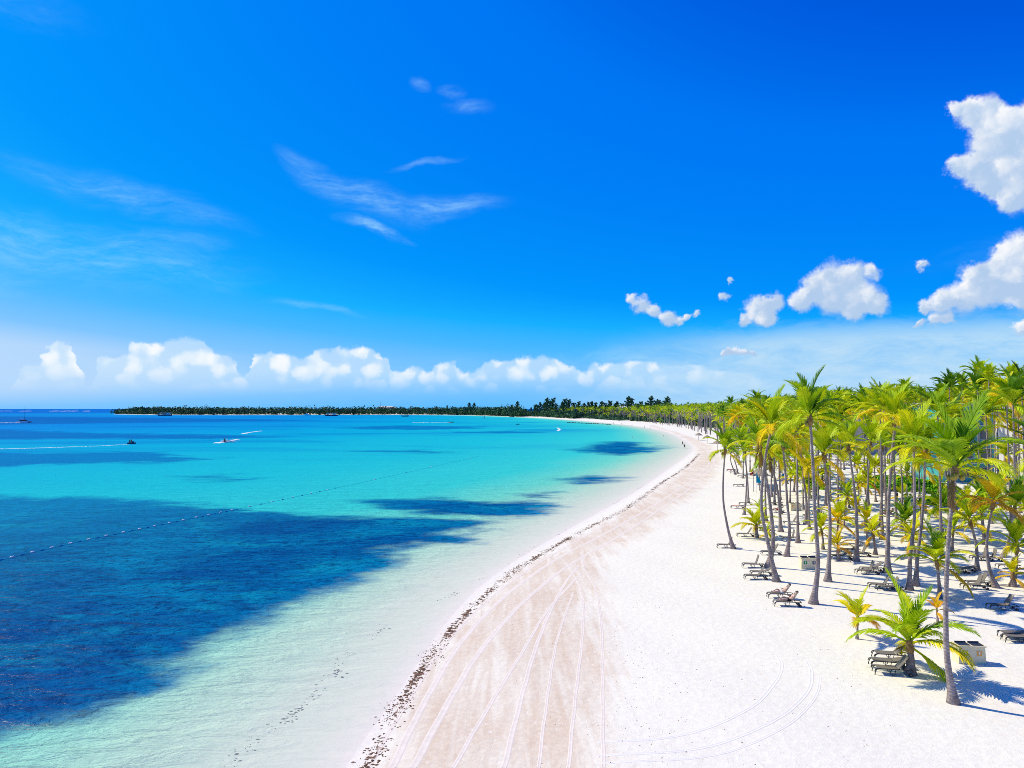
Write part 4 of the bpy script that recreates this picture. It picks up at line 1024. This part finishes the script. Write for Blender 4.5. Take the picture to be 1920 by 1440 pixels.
def flag_mesh(w, h, m, seed):
    mb = MB(); N = 8
    for i in range(N + 1):
        x = w * i / N; y_ = .08 * math.sin(i * 1.1 + seed)
        mb.v += [(x, y_, -i * .02), (x, y_, h - i * .03)]
    for i in range(N): mb.f.append((2 * i, 2 * i + 2, 2 * i + 3, 2 * i + 1))
    return mb.mesh('flag', m)
m_red = simple('red cloth', (0.45, 0.03, 0.03), .8, .1, .1, 5); m_blue = simple('blue cloth', (0.0, 0.28, 0.55), .8, .1, .1, 5)
link('flag', flag_mesh(-.55, .45, m_yel, 0), fp, (0, 0, 3.1)); link('flag', flag_mesh(-.5, .4, m_red, 1), fp, (0, 0, 2.68))
fb = thing('beach_flag', 'blue feather flag on a white pole in front of the thatched parasol', 'flag', g(1415, 925) + Vector((.25, 0, 0)))
link('pole', MB().tube([(0, 0, 0), (0, 0, 3.3)], .03, 6).mesh('pole', m_white), fb); mb = MB(); mb.v = [(0, 0, 3.2), (0, 0, 1.6), (.95, .1, 1.5), (.3, .05, 2.5)]; mb.f = [(0, 1, 2, 3)]; link('cloth', mb.mesh('cloth', m_blue), fb)
ck = thing('cool_box', 'pale blue cool box on the sand between trunks', 'cool box', g(1450, 920)); m_pb = simple('pale blue plastic', (.30, .42, .52), .5, .4, .06, 5)
link('body', MB().box((0, 0, .45), (1.2, .7, .9), taper=1.04).mesh('body', m_pb), ck); link('lid', MB().box((0, 0, .95), (1.28, .78, .1)).mesh('lid', m_white), ck)

# ------------------------------------------------------------------ people
m_skin = simple('tanned skin', (0.50, 0.28, 0.19), .6, .3, .08, 6); m_skin2 = simple('fair skin', (0.66, 0.42, 0.32), .6, .3, .08, 6)
m_hair = simple('dark hair', (0.03, 0.02, 0.015), .6, .3, .2, 12); m_black = simple('black cloth', (0.02, 0.02, 0.024), .8, .1, .2, 9)
m_wcl = simple('white cloth', (.75, .75, .74), .8, .1, .05, 9); m_maroon = simple('maroon cloth', (0.16, 0.03, 0.04), .8, .1, .2, 9)
def skin_mesh(name, pts, edges, rads, material):
    me = bpy.data.meshes.new(name); me.from_pydata(pts, edges, []); me.materials.append(material)
    sk = me.skin_vertices.new(name='') if hasattr(me.skin_vertices, 'new') else None
    o = bpy.data.objects.new(name, me); COL.objects.link(o)
    md = o.modifiers.new('skin', 'SKIN'); md.use_smooth_shade = True
    if not me.skin_vertices: me.skin_vertices.new(name='')
    for i, v in enumerate(me.skin_vertices[0].data): v.radius = rads[i] if hasattr(rads[i], '__len__') else (rads[i], rads[i]); v.use_root = (i == 0)
    o.modifiers.new('smooth', 'SUBSURF').levels = 2; o.modifiers['smooth'].render_levels = 2
    return o
POSES = {
 'stand': dict(hip=(0, 0, .92), chest=(0, 0, 1.3), neck=(0, 0, 1.47), head=(0, -.02, 1.63), k=[(.1, -.02, .5), (-.1, .02, .5)], f=[(.11, 0, .08), (-.12, .05, .08)], toe=[(.13, -.15, .04), (-.14, -.1, .04)], e=[(.27, .02, 1.12), (-.27, .02, 1.12)], h=[(.30, -.06, .86), (-.3, -.06, .86)]),
 'walk': dict(hip=(0, 0, .9), chest=(0, -.02, 1.28), neck=(0, -.03, 1.45), head=(0, -.06, 1.61), k=[(.1, -.2, .52), (-.1, .06, .5)], f=[(.1, -.22, .1), (-.1, .36, .12)], toe=[(.11, -.38, .06), (-.1, .24, .04)], e=[(.25, .14, 1.1), (-.25, -.08, 1.1)], h=[(.26, .06, .86), (-.24, -.26, .92)]),
 'lie': dict(hip=(0, 0, .5), chest=(0, .27, .72), neck=(0, .40, .86), head=(0, .47, 1.0), k=[(.12, -.42, .56), (-.12, -.42, .66)], f=[(.13, -.82, .46), (-.13, -.72, .46)], toe=[(.15, -.9, .56), (-.15, -.82, .52)], e=[(.28, .12, .62), (-.28, .12, .62)], h=[(.16, -.12, .66), (-.12, -.1, .74)]),
}
def person(pos, rz, pose, label, skin, top=None, bottom=m_black, scale=1.0, group=None):
    P_ = POSES[pose]; r = thing('person', label, 'person', pos, rz, group); r.scale = (scale,) * 3
    hip, ch, nk, hd = (Vector(P_[k]) for k in ('hip', 'chest', 'neck', 'head')); pts = [hip, hip.lerp(ch, .5), ch, nk, hd.lerp(nk, .45), hd, hd + (hd - nk) * .45]
    rad = [(.15, .11), (.135, .10), (.16, .105), (.055, .055), (.075, .085), (.085, .10), (.06, .07)]; ed = [(i, i + 1) for i in range(6)]
    for s, i in ((1, 0), (-1, 1)):
        b = len(pts); pts += [hip + Vector((.1 * s, 0, -.06)), Vector(P_['k'][i]), Vector(P_['f'][i]), Vector(P_['toe'][i])]; rad += [.085, .055, .038, .03]; ed += [(0, b), (b, b + 1), (b + 1, b + 2), (b + 2, b + 3)]
        b = len(pts); hh_ = Vector(P_['h'][i]); el_ = Vector(P_['e'][i]); dd = (hh_ - el_).normalized()
        pts += [ch + Vector((.19 * s, 0, .08)), el_, hh_, hh_ + dd * .08]; rad += [.055, .042, .028, .035]; ed += [(2, b), (b, b + 1), (b + 1, b + 2), (b + 2, b + 3)]
    body = skin_mesh('body', [tuple(p) for p in pts], ed, rad, skin); body.parent = r
    up = (hd - nk).normalized()
    hair = MB().blob(tuple(hd + up * .045 + Vector((0, .03, 0))), .112, 4, 1.0, .06); link('hair', hair.mesh('hair', m_hair, True), r)
    k0, k1 = Vector(P_['k'][0]), Vector(P_['k'][1]); sh = MB()
    if bottom is not None:
        sh.tube([tuple(hip.lerp(ch, .22)), tuple(hip), tuple(hip + Vector((0, 0, -.04)))], [.155, .175, .16], 10)
        for s, kk in ((1, k0), (-1, k1)): q = hip + Vector((.1 * s, 0, -.06)); sh.tube([tuple(q), tuple(q.lerp(kk, .5))], [.11, .085], 10)
        link('shorts', sh.mesh('shorts', bottom, True), r)
    if top is not None:
        tp = MB().tube([tuple(hip.lerp(ch, .15)), tuple(hip.lerp(ch, .55)), tuple(ch), tuple(ch.lerp(nk, .55))], [.16, .155, .185, .09], 10); link('shirt', tp.mesh('shirt', top, True), r)
    return r
def on_lounger(px, py, rz=-8): p = g(px, py); return p
person(g(1463, 1121) + Vector((.18, 0, -.02)), R(90 - 8 + 180), 'lie', 'sunbather on the rear lounger before the tall straight palm, dark hair', m_skin2, None, m_wcl, .87)
person(g(1476, 1136) + Vector((.18, 0, -.02)), R(90 - 8 + 180), 'lie', 'sunbather on the front lounger before the tall straight palm, dark shorts', m_skin2, None, m_black, .87)
person(g(1457, 961) + Vector((.15, 0, -.02)), R(90 - 8 + 180), 'lie', 'sunbather in red on a lounger between trunks', m_skin, m_red, m_red, .87)
person(g(1664, 968) + Vector((.15, 0, -.02)), R(90 - 8 + 180), 'lie', 'person in dark red reclining among the trunks', m_skin, m_maroon, m_maroon, .87)
person(g(1681, 944), R(200), 'stand', 'person in black standing under the hedge edge', m_skin, m_black, m_black)
person(g(1280, 836), R(30), 'walk', 'person in dark clothes wading ahead of another at the bend', m_skin, m_black, m_black, 1.05)
person(g(1283.5, 842), R(20), 'walk', 'person in black walking at the waterline of the bend', m_skin, m_black, m_black, 1.05)
person(g(1463, 905), R(150), 'stand', 'person in white shirt standing near the cool box', m_skin, m_wcl, m_blue)
person(g(1468, 903), R(210), 'stand', 'person in blue standing near the cool box', m_skin, m_blue, m_black)
person(g(1430, 922), R(100), 'stand', 'person in black beside the thatched parasol', m_skin, m_black, m_black)
for i, (x, y_) in enumerate(((1219, 806), (1208, 803.5), (1166, 797), (1150, 795.5), (1185, 800))):
    person(g(x, y_ - .6), rng.uniform(0, 6), 'stand', ('tiny bather at the water edge beyond the bend', 'tiny beachgoer on the far strand beyond the bend', 'tiny figure on the distant strand near the stones', 'tiny figure furthest along the distant strand', 'tiny walker on the strand between other figures')[i], m_skin, None, m_black, 1.0)
for i, (x, y_) in enumerate(((1186, 821.5), (1140, 801.5), (1163, 801.5), (1244, 818))):
    p = flat(x, y_); person(Vector((p[0], p[1], -1.1)), rng.uniform(0, 6), 'stand', ('swimmer standing chest deep off the bend', 'swimmer far out near the stones', 'second swimmer near the stones', 'bather close to the bend shore')[i], m_skin, None, m_black)

# ------------------------------------------------------------------ boats
m_hull = simple('white hull', (.74, .76, .78), .35, .5, .05, 1); m_bhull = simple('dark blue hull', (.02, .05, .12), .35, .5, .1, 1)
m_canopy = simple('canvas canopy', (.70, .68, .64), .8, .2, .06, 1); m_dkc = simple('dark deck fittings', (.04, .05, .07), .6, .3, .2, 1)
def hull_mesh(L, B, H, material, name='hull'):
    mb = MB(); N = 9
    for i in range(N):
        t = i / (N - 1); x = -L / 2 + L * t; b = B / 2 * (1 - max(0, (t - .45) / .55) ** 2.2) * (.9 + .1 * min(1, t * 5)); z = H * (1 + .35 * max(0, t - .4)); kx = x - (.10 * L * max(0, t - .8) / .2) * .4
        mb.v += [(kx, 0, -.35 * H), (kx, -b * .75, 0.0), (x, -b - .001, z), (x, b + .001, z), (kx, b * .75, 0.0)]
    for i in range(N - 1):
        for j in range(5):
            a, b2 = i * 5 + j, i * 5 + (j + 1) % 5; mb.f.append((a, b2, b2 + 5, a + 5))
    mb.f.append((4, 3, 2, 1, 0)); mb.f.append(tuple((N - 1) * 5 + j for j in range(5)))
    return mb.mesh(name, material)
def at_sea(px, py): x, y_ = flat(px, py); return Vector((x, y_, 0))
BG = 'boats on the bay'
def catamaran(p, rz, label, s=1.0):
    r = thing('catamaran', label, 'catamaran', p, rz, BG); r.scale = (s,) * 3
    for k in (-1, 1): link('hull', hull_mesh(13, 1.5, 1.3, m_hull), r, (0, k * 2.6, 0))
    d = MB(); d.box((-.5, 0, 1.35), (9.5, 6.2, .25)); link('deck', d.mesh('deck', m_hull), r)
    c = MB(); c.box((-.6, 0, 2.0), (5.4, 4.4, 1.1), taper=.85); link('cabin', c.mesh('cabin', m_dkc), r)
    link('canopy', MB().box((-2.6, 0, 3.0), (4.4, 4.6, .16)).mesh('canopy', m_dkc), r)
    link('mast', MB().tube([(.6, 0, 1.4), (.6, 0, 16.5)], [.13, .07], 6).mesh('mast', m_dkc), r); link('boom', MB().tube([(.6, 0, 3.6), (-4.4, 0, 3.9)], .14, 6).mesh('boom', m_hull), r); return r
catamaran(at_sea(45, 792.5), R(-6), 'dark sailing catamaran with bare mast running far out on the bay')
def ferry(p, rz, L, label):
    r = thing('party_boat', label, 'boat', p, rz, BG); k = L / 26
    link('hull', hull_mesh(L, 6.5 * k, 2.0 * k, m_bhull), r); link('deck', MB().box((-1 * k, 0, 2.15 * k), (22 * k, 6 * k, .3)).mesh('deck', m_hull), r)
    for x in (-10, -6, -2, 2, 6, 9):
        for s in (-1, 1): link('post', MB().box((x * k, s * 2.7 * k, 3.6 * k), (.3 * k, .3 * k, 2.8 * k)).mesh('post', m_hull), r)
    link('roof', MB().box((-.5 * k, 0, 5.15 * k), (22 * k, 6.6 * k, .4 * k)).mesh('roof', m_canopy), r); link('cabin', MB().box((5 * k, 0, 3.4 * k), (6 * k, 4 * k, 2.4 * k), taper=.92).mesh('cabin', m_hull), r)
    rl = MB()
    for s in (-1, 1): rl.box((-.5 * k, s * 3.2 * k, 6.2 * k), (21 * k, .1, .12 * k))
    link('railing', rl.mesh('railing', m_hull), r); return r
ferry(at_sea(310, 779.6), R(2), 27, 'roofed excursion boat moored off the headland')
ferry(at_sea(622, 780), R(4), 24, 'dark excursion boat moored off the middle of the headland')
def motorboat(p, rz, L, label, hull=m_hull, cabin=True):
    r = thing('motorboat', label, 'motorboat', p, rz, BG); k = L / 7
    link('hull', hull_mesh(L, 2.4 * k, 1.0 * k, hull), r); link('deck', MB().box((-.3 * k, 0, .82 * k), (5.2 * k, 1.9 * k, .1)).mesh('deck', m_dkc), r)
    if cabin: link('cabin', MB().box((.2 * k, 0, 1.45 * k), (2.2 * k, 1.6 * k, 1.1 * k), taper=.75).mesh('cabin', m_hull), r); link('roof', MB().box((-.4 * k, 0, 2.4 * k), (2.8 * k, 1.8 * k, .12 * k)).mesh('roof', m_canopy), r)
    link('engine', MB().box((-3.6 * k, 0, .9 * k), (.5 * k, .5 * k, 1.1 * k), taper=.8).mesh('engine', m_dkc), r); return r
motorboat(at_sea(576, 778.8), R(170), 14, 'small pale boat beside the dark excursion boat'); motorboat(at_sea(804, 777.8), R(8), 13, 'white cabin boat lying by the headland strand')
motorboat(at_sea(760, 781), R(0), 12, 'low open boat lying off the headland strand', m_bhull, False); motorboat(at_sea(846, 792.3), R(0), 5, 'small speedboat trailing a pale wake across the bay', m_bhull, False)
motorboat(at_sea(971, 796), R(40), 4, 'tiny dinghy off the far beach', m_bhull, False); motorboat(at_sea(960, 782.3), R(10), 8, 'small boat drawn up by the far beach', m_bhull, False)
def jetski(p, rz, label, riders, s=1.0):
    r = thing('jet_ski', label, 'jet ski', p, rz, BG); r.scale = (s,) * 3
    link('hull', hull_mesh(3.4, 1.2, .55, m_bhull), r); link('seat', MB().box((-.5, 0, .78), (1.5, .42, .34), taper=.8).mesh('seat', m_black), r)
    hb = MB().box((.55, 0, .85), (.7, .5, .5), taper=.5); hb.tube([(.45, -.38, 1.15), (.45, .38, 1.15)], .03, 6); link('handlebar', hb.mesh('handlebar', m_dkc), r)
    for k in range(riders): person(p + Vector((math.cos(rz) * (-.25 - .65 * k), math.sin(rz) * (-.25 - .65 * k), .1)) * 1.0, rz + R(90), 'lie', ('rider in dark vest on the ' + label.split(',')[0]) if k == 0 else ('passenger behind the rider on the ' + label.split(',')[0]), m_skin, m_black, m_black)
    return r
POSES['ride'] = dict(hip=(0, 0, .98), chest=(0, -.12, 1.34), neck=(0, -.17, 1.5), head=(0, -.22, 1.65), k=[(.3, -.3, .78), (-.3, -.3, .78)], f=[(.34, -.08, .42), (-.34, -.08, .42)], toe=[(.36, -.2, .38), (-.36, -.2, .38)], e=[(.28, -.3, 1.22), (-.28, -.3, 1.22)], h=[(.26, -.52, 1.16), (-.26, -.52, 1.16)])
_p = person
person, _keep = (lambda pos, rz, pose, *a, **k: _p(pos, rz, 'ride' if pose == 'lie' else pose, *a, **k)), person
jetski(at_sea(247, 832.5), R(0), 'dark jet ski, speeding away from a long white wake', 2, .95); jetski(at_sea(421, 829.5), R(120), 'jet ski, turning hard in a burst of spray', 1, .95)
person = _keep
ws = thing('windsurfer_board', 'windsurf board with upright pale sail close to the far beach', 'windsurf board', at_sea(907, 785), 0, BG)
link('board', hull_mesh(3.2, .9, .2, m_hull, 'board'), ws); mb = MB(); mb.v = [(0, 0, .3), (.2, .1, 6.2), (1.6, .3, 2.0), (1.2, .2, .9)]; mb.f = [(0, 3, 2, 1)]; link('sail', mb.mesh('sail', m_canopy), ws); link('mast', MB().tube([(0, 0, .1), (.2, .1, 6.3)], .06, 5).mesh('mast', m_dkc), ws)

# foam: wakes, spray, reef breakers
m_foam, n = mat('white foam'); f = n.noise(n.pos(), 1.4, 6, .7)
fo = n.principled(n.mix(n.smooth(f, .3, .6), (.62, .74, .78, 1), (.86, .88, .88, 1)), .8, .1, n.bump(f, .6, .1))
n.out(fo)
def foam_trail(name, pts, w0, w1, label, seed, gap=0.0, z=.06):
    """broken lumps of foam strewn along a line; width tapers from w0 at the boat to w1"""
    rng = random.Random(seed); P = catmull([tuple(p[:2]) for p in pts], 10); L = np.r_[0, np.cumsum(np.linalg.norm(np.diff(P, axis=0), axis=1))]; mb = MB()
    k = int(L[-1] * 7 / max(.4, (w0 + w1) / 2)) + 40
    for _ in range(k):
        t = rng.random() ** (1 + gap); s = t * L[-1]; x, y_ = np.interp(s, L, P[:, 0]), np.interp(s, L, P[:, 1]); w = w0 + (w1 - w0) * t
        r = w * rng.uniform(.2, .55); mb.blob((x + rng.gauss(0, .28) * w, y_ + rng.gauss(0, .28) * w, 0), r, rng.random(), .22 * rng.uniform(.4, 1.0), .35)
    return tag(link(name, mb.mesh(name, m_foam)), label, 'wake', 'white water on the bay', 'stuff')
foam_trail('wake_foam', [at_sea(242, 833), at_sea(190, 836), at_sea(120, 838.5), at_sea(40, 841), at_sea(-120, 845)], .75, 1.5, 'long straight white wake behind the speeding jet ski', 1)
foam_trail('spray_foam', [at_sea(405, 831), at_sea(420, 829), at_sea(447, 823.5)], 2.2, 1.3, 'burst of white spray around the turning jet ski', 2)
foam_trail('wake_foam', [at_sea(455, 813.5), at_sea(468, 811), at_sea(490, 808)], 1.8, 1.2, 'broken wake curve behind the turning jet ski', 3)
foam_trail('wake_foam', [at_sea(38, 793), at_sea(10, 793), at_sea(-40, 793)], 3, 4, 'wake trailing the sailing catamaran', 4)
foam_trail('wake_foam', [at_sea(845, 792.5), at_sea(810, 792.8), at_sea(775, 792.8)], 1.8, 2.6, 'pale wake of the small speedboat', 5)
foam_trail('wake_foam', [at_sea(1045, 802), at_sea(1049, 805), at_sea(1046, 808)], .9, 1.2, 'small curl of foam off the far beach', 6)
for i, (a, b) in enumerate(((-60, 22), (40, 56), (100, 108), (117, 128), (134, 142), (160, 164))):
    foam_trail('reef_breaker', [at_sea(a, 771.2), at_sea((a + b) / 2, 771.0), at_sea(b, 770.8)], 16, 16, ('breaker line on the reef at the picture edge', 'breaker under the catamaran mast', 'first short breaker towards the headland', 'longest short breaker towards the headland', 'third short breaker towards the headland', 'last faint breaker near the headland')[i], 20 + i)
# spray lumps thrown up by the turning jet ski
rng = random.Random(8); mb = MB(); c = at_sea(421, 829.5)
for _ in range(120): a = rng.uniform(0, 6.28); q = rng.random(); mb.blob((c.x + 1.2 + rng.gauss(0, 1.5), c.y + 1.2 + rng.gauss(0, 1.2), abs(rng.gauss(0, .55))), rng.uniform(.08, .3), rng.random(), .8, .4)
tag(link('spray_foam', mb.mesh('spray_foam', m_foam)), 'droplets thrown up beside the turning jet ski', 'spray', 'white water on the bay', 'stuff')

# swimming area rope with floats
bl = thing('buoy_line', 'long floating rope with small white floats enclosing the swimming area', 'buoy line', (0, 0, 0))
BP = catmull([at_sea(-60, 1066)[:2], at_sea(0, 1051)[:2], at_sea(150, 1016)[:2], at_sea(300, 985)[:2], at_sea(450, 954)[:2], at_sea(600, 922)[:2], at_sea(750, 889)[:2], at_sea(900, 855)[:2]], 20)
link('rope', MB().tube([(p[0], p[1], .02) for p in BP], .012, 5).mesh('rope', m_blue), bl)
LL = np.r_[0, np.cumsum(np.linalg.norm(np.diff(BP, axis=0), axis=1))]; fl, s, k = MB(), 0.0, 0
FW = MB().tube([(-.2, 0, 0), (-.12, 0, 0), (.12, 0, 0), (.2, 0, 0)], [.04, .10, .10, .04], 8).mesh('float', m_white, True); FD = MB().tube([(-.16, 0, 0), (-.1, 0, 0), (.1, 0, 0), (.16, 0, 0)], [.03, .07, .07, .03], 8).mesh('float', m_blue, True)
while s < LL[-1]:
    x, y_ = np.interp(s, LL, BP[:, 0]), np.interp(s, LL, BP[:, 1]); link('float', FW if k % 2 == 0 else FD, bl, (x, y_, .05), (0, 0, 1.2)); s += 1.1 if y_ < 95 else 2.6 if y_ < 120 else 15; k += 1

# stones of the breakwater
bk = thing('breakwater', 'low dark line of stones jutting from the far beach', 'breakwater', at_sea(1100, 796)); m_rock = simple('dark wet stone', (.06, .06, .065), .7, .3, .3, 1)
rng = random.Random(21); a, b = at_sea(1064, 792.5) - bk.location, at_sea(1146, 796.2) - bk.location
for k in range(60):
    t = k / 59; p = a.lerp(b, t) + Vector((rng.gauss(0, 1), rng.gauss(0, 2.5), 0)); link('stone', MB().blob((0, 0, 0), rng.uniform(.5, .95), k, .7, .25).mesh('stone', m_rock), bk, (p.x, p.y, .1), (0, 0, k))

# ------------------------------------------------------------------ seaweed, litter, tyre tracks
m_weed = simple('dry seaweed', (.20, .115, .075), .9, .1, .45, 3); m_wet = simple('wet seaweed', (.17, .19, .19), .7, .3, .3, 2)
WR = catmull([g(*p)[:2] for p in ((655, 1500), (690, 1440), (745, 1330), (800, 1243), (850, 1178), (905, 1122), (960, 1074), (1030, 1031), (1100, 991), (1180, 950), (1240, 906), (1286, 876), (1311, 851))], 12)
WL = np.r_[0, np.cumsum(np.linalg.norm(np.diff(WR, axis=0), axis=1))]
def lump(mb, x, y_, z, r, seed, flat_=.35):
    """a torn mat of weed: a squashed crumpled tetra fan"""
    q = random.Random(seed); n_ = 6; b = len(mb.v); a0 = q.uniform(0, 6)
    el = q.uniform(.5, 1.6)
    for i in range(n_):
        a = a0 + 2 * math.pi * i / n_; rr = r * q.uniform(.45, 1.25); mb.v.append((x + math.cos(a) * rr * el, y_ + math.sin(a) * rr, z - .01))
    mb.v.append((x + q.uniform(-.3, .3) * r, y_ + q.uniform(-.3, .3) * r, z + r * flat_))
    for i in range(n_): mb.f.append((b + i, b + (i + 1) % n_, b + n_))
def zland(X, Y): return height(X, Y, land_sdf(X, Y))
rng = random.Random(33); pts = []
for _ in range(9000):
    s = rng.random() ** 1.35 * WL[-1]; x, y_ = np.interp(s, WL, WR[:, 0]), np.interp(s, WL, WR[:, 1])
    cl = mnoise.noise(Vector((x * .5, y_ * .5, 3.1))) + .5 * mnoise.noise(Vector((x * 1.6, y_ * 1.6, 7)))
    if cl < -.12 + rng.uniform(-.35, .25): continue
    core = mnoise.noise(Vector((y_ * .16, 0, 1.7))) > .02
    pts.append((x + rng.gauss(0, .15 if core else .30), y_ + rng.gauss(0, .3), rng.uniform(.02, .085) * (1.6 if core and rng.random() < .5 else 1.0)))
A = np.array(pts); Z = zland(A[:, 0], A[:, 1]); mb = MB()
for i, (x, y_, r) in enumerate(pts): lump(mb, x, y_, max(Z[i], .0) + .005, r, i)
tag(link('seaweed_wrack', mb.mesh('seaweed_wrack', m_weed)), 'brown line of dried seaweed scraps washed up along the beach', 'seaweed', None, 'stuff')
# clumps drifting in the shallows
rng = random.Random(34); mb = MB()
SP = catmull([at_sea(*p)[:2] for p in ((430, 1440), (480, 1380), (545, 1340), (600, 1290), (640, 1245), (690, 1205), (740, 1165), (800, 1137), (900, 1085), (1010, 1020), (1120, 965), (1230, 895))], 10); SL = np.r_[0, np.cumsum(np.linalg.norm(np.diff(SP, axis=0), axis=1))]
for i in range(1500):
    s = rng.random() ** 1.3 * SL[-1]; x, y_ = np.interp(s, SL, SP[:, 0]), np.interp(s, SL, SP[:, 1])
    if mnoise.noise(Vector((x * .35, y_ * .35, 9))) < .12 + rng.uniform(-.1, .22): continue
    lump(mb, x + rng.gauss(0, .22), y_ + rng.gauss(0, .35), .004, rng.uniform(.035, .12), i, .06)
for (px, py, r) in ((640, 1262, .42), (632, 1258, .3), (560, 1330, .36), (548, 1340, .3), (541, 1352, .33), (590, 1312, .2), (655, 1226, .25), (632, 1236, .22)):
    p = at_sea(px, py)
    for k in range(7): lump(mb, p.x + rng.gauss(0, r * .6), p.y + rng.gauss(0, r * .6), .005, r * .33, k + px, .05)
tag(link('drifting_seaweed', mb.mesh('drifting_seaweed', m_wet)), 'dark seaweed scraps drifting in the clear shallows', 'seaweed', None, 'stuff')
rng = random.Random(35); pts = []
for _ in range(520):
    px, py = (rng.gauss(1195, 55), rng.uniform(1090, 1440)) if rng.random() < .5 else (rng.uniform(960, 1750), rng.uniform(1080, 1440)); p = flat(px, py, 1.1); pts.append((p[0], p[1], rng.uniform(.012, .04)))
A = np.array(pts); Z = zland(A[:, 0], A[:, 1]); mb = MB()
for i, (x, y_, r) in enumerate(pts): lump(mb, x, y_, Z[i] + .004, r, i, .5)
tag(link('beach_litter', mb.mesh('beach_litter', m_weed)), 'tiny dark bits of dry weed scattered over the white sand', 'litter', None, 'stuff')
# tyre tracks: pressed ribbons with raised lips
m_trk = simple('pressed sand', (.78, .69, .62), .9, .1, .06, 3); m_trw = simple('pressed white sand', (.82, .785, .735), .9, .1, .04, 3)
def track(px_pts, width, material, label, lips=.005, tread=False):
    width *= .55
    P = np.array([g(*p)[:2] for p in px_pts]); C = catmull(P, 26); L = np.r_[0, np.cumsum(np.linalg.norm(np.diff(C, axis=0), axis=1))]
    S = np.arange(0, L[-1], .28); X, Y = np.interp(S, L, C[:, 0]), np.interp(S, L, C[:, 1]); X = X + .012 * np.sin(S * 1.7)
    dx, dy = np.gradient(X), np.gradient(Y); ln = np.hypot(dx, dy) + 1e-9; nx, ny = -dy / ln, dx / ln
    prof = [(-.8, -.02), (-.5, lips + .008), (-.3, .005), (.3, .005), (.5, lips + .008), (.8, -.02)]; rows = []
    for o, z in prof:
        xx, yy = X + nx * o * width, Y + ny * o * width; zz = zland(xx, yy) + z + .002 * np.sin(S * 7.1 + o * 9)
        if tread and abs(o) < .4: zz = zz + .02 * (np.arange(len(S)) % 2)
        rows.append(np.stack([xx, yy, zz], -1))
    V = np.stack(rows, 1).reshape(-1, 3); mb = MB(); mb.v = [tuple(v) for v in V]; k = len(prof)
    for i in range(len(S) - 1):
        for j in range(k - 1): mb.f.append((i * k + j, i * k + j + 1, (i + 1) * k + j + 1, (i + 1) * k + j))
    o = link('wheel_track', mb.mesh('wheel_track', material, not tread)); o['kind'] = 'structure'; o['label'] = label
track([(735, 1440), (800, 1310), (868, 1200), (950, 1115), (1050, 1045), (1140, 997), (1230, 945), (1290, 905), (1330, 868), (1322, 842), (1290, 822)], .5, m_trk, 'pale wheel track close along the seaweed line')
track([(775, 1440), (845, 1310), (905, 1215), (985, 1125), (1075, 1055), (1160, 1005), (1245, 950), (1300, 910), (1338, 870), (1330, 845), (1300, 825)], .5, m_trk, 'second pale wheel track along the seaweed line')
track([(690, 1440), (765, 1315), (835, 1208), (905, 1135), (985, 1072), (1080, 1015), (1175, 965)], .3, m_trk, 'narrow wheel track hugging the seaweed line')
track([(850, 1440), (905, 1345), (975, 1230), (1030, 1140), (1090, 1075)], .3, m_trk, 'curved wheel track crossing the damp band')
track([(945, 1440), (975, 1320), (1010, 1200), (1050, 1110), (1085, 1060)], .35, m_trk, 'toothed tractor track in the damp sand', .005)
track([(1010, 1440), (1025, 1320), (1045, 1200), (1075, 1110)], .22, m_trk, 'fine wheel rut in the damp sand'); track([(1066, 1440), (1080, 1300), (1093, 1180), (1090, 1110), (1062, 1055)], .24, m_trk, 'long wheel rut bending off to the sea side')
track([(1131, 1440), (1130, 1300), (1128, 1180), (1118, 1110), (1095, 1065), (1090, 1035)], .24, m_trk, 'long straight wheel rut at the edge of white sand')
track([(1120, 1392), (1240, 1385), (1340, 1360), (1410, 1325), (1450, 1285), (1466, 1248), (1455, 1225)], .26, m_trw, 'inner turning rut on the white sand', .010)
track([(1120, 1418), (1280, 1408), (1390, 1380), (1470, 1340), (1515, 1295), (1522, 1262), (1512, 1238)], .26, m_trw, 'middle turning rut on the white sand', .010)
track([(1130, 1432), (1300, 1422), (1410, 1394), (1490, 1350), (1532, 1300), (1538, 1265)], .2, m_trw, 'outer turning rut on the white sand', .008)
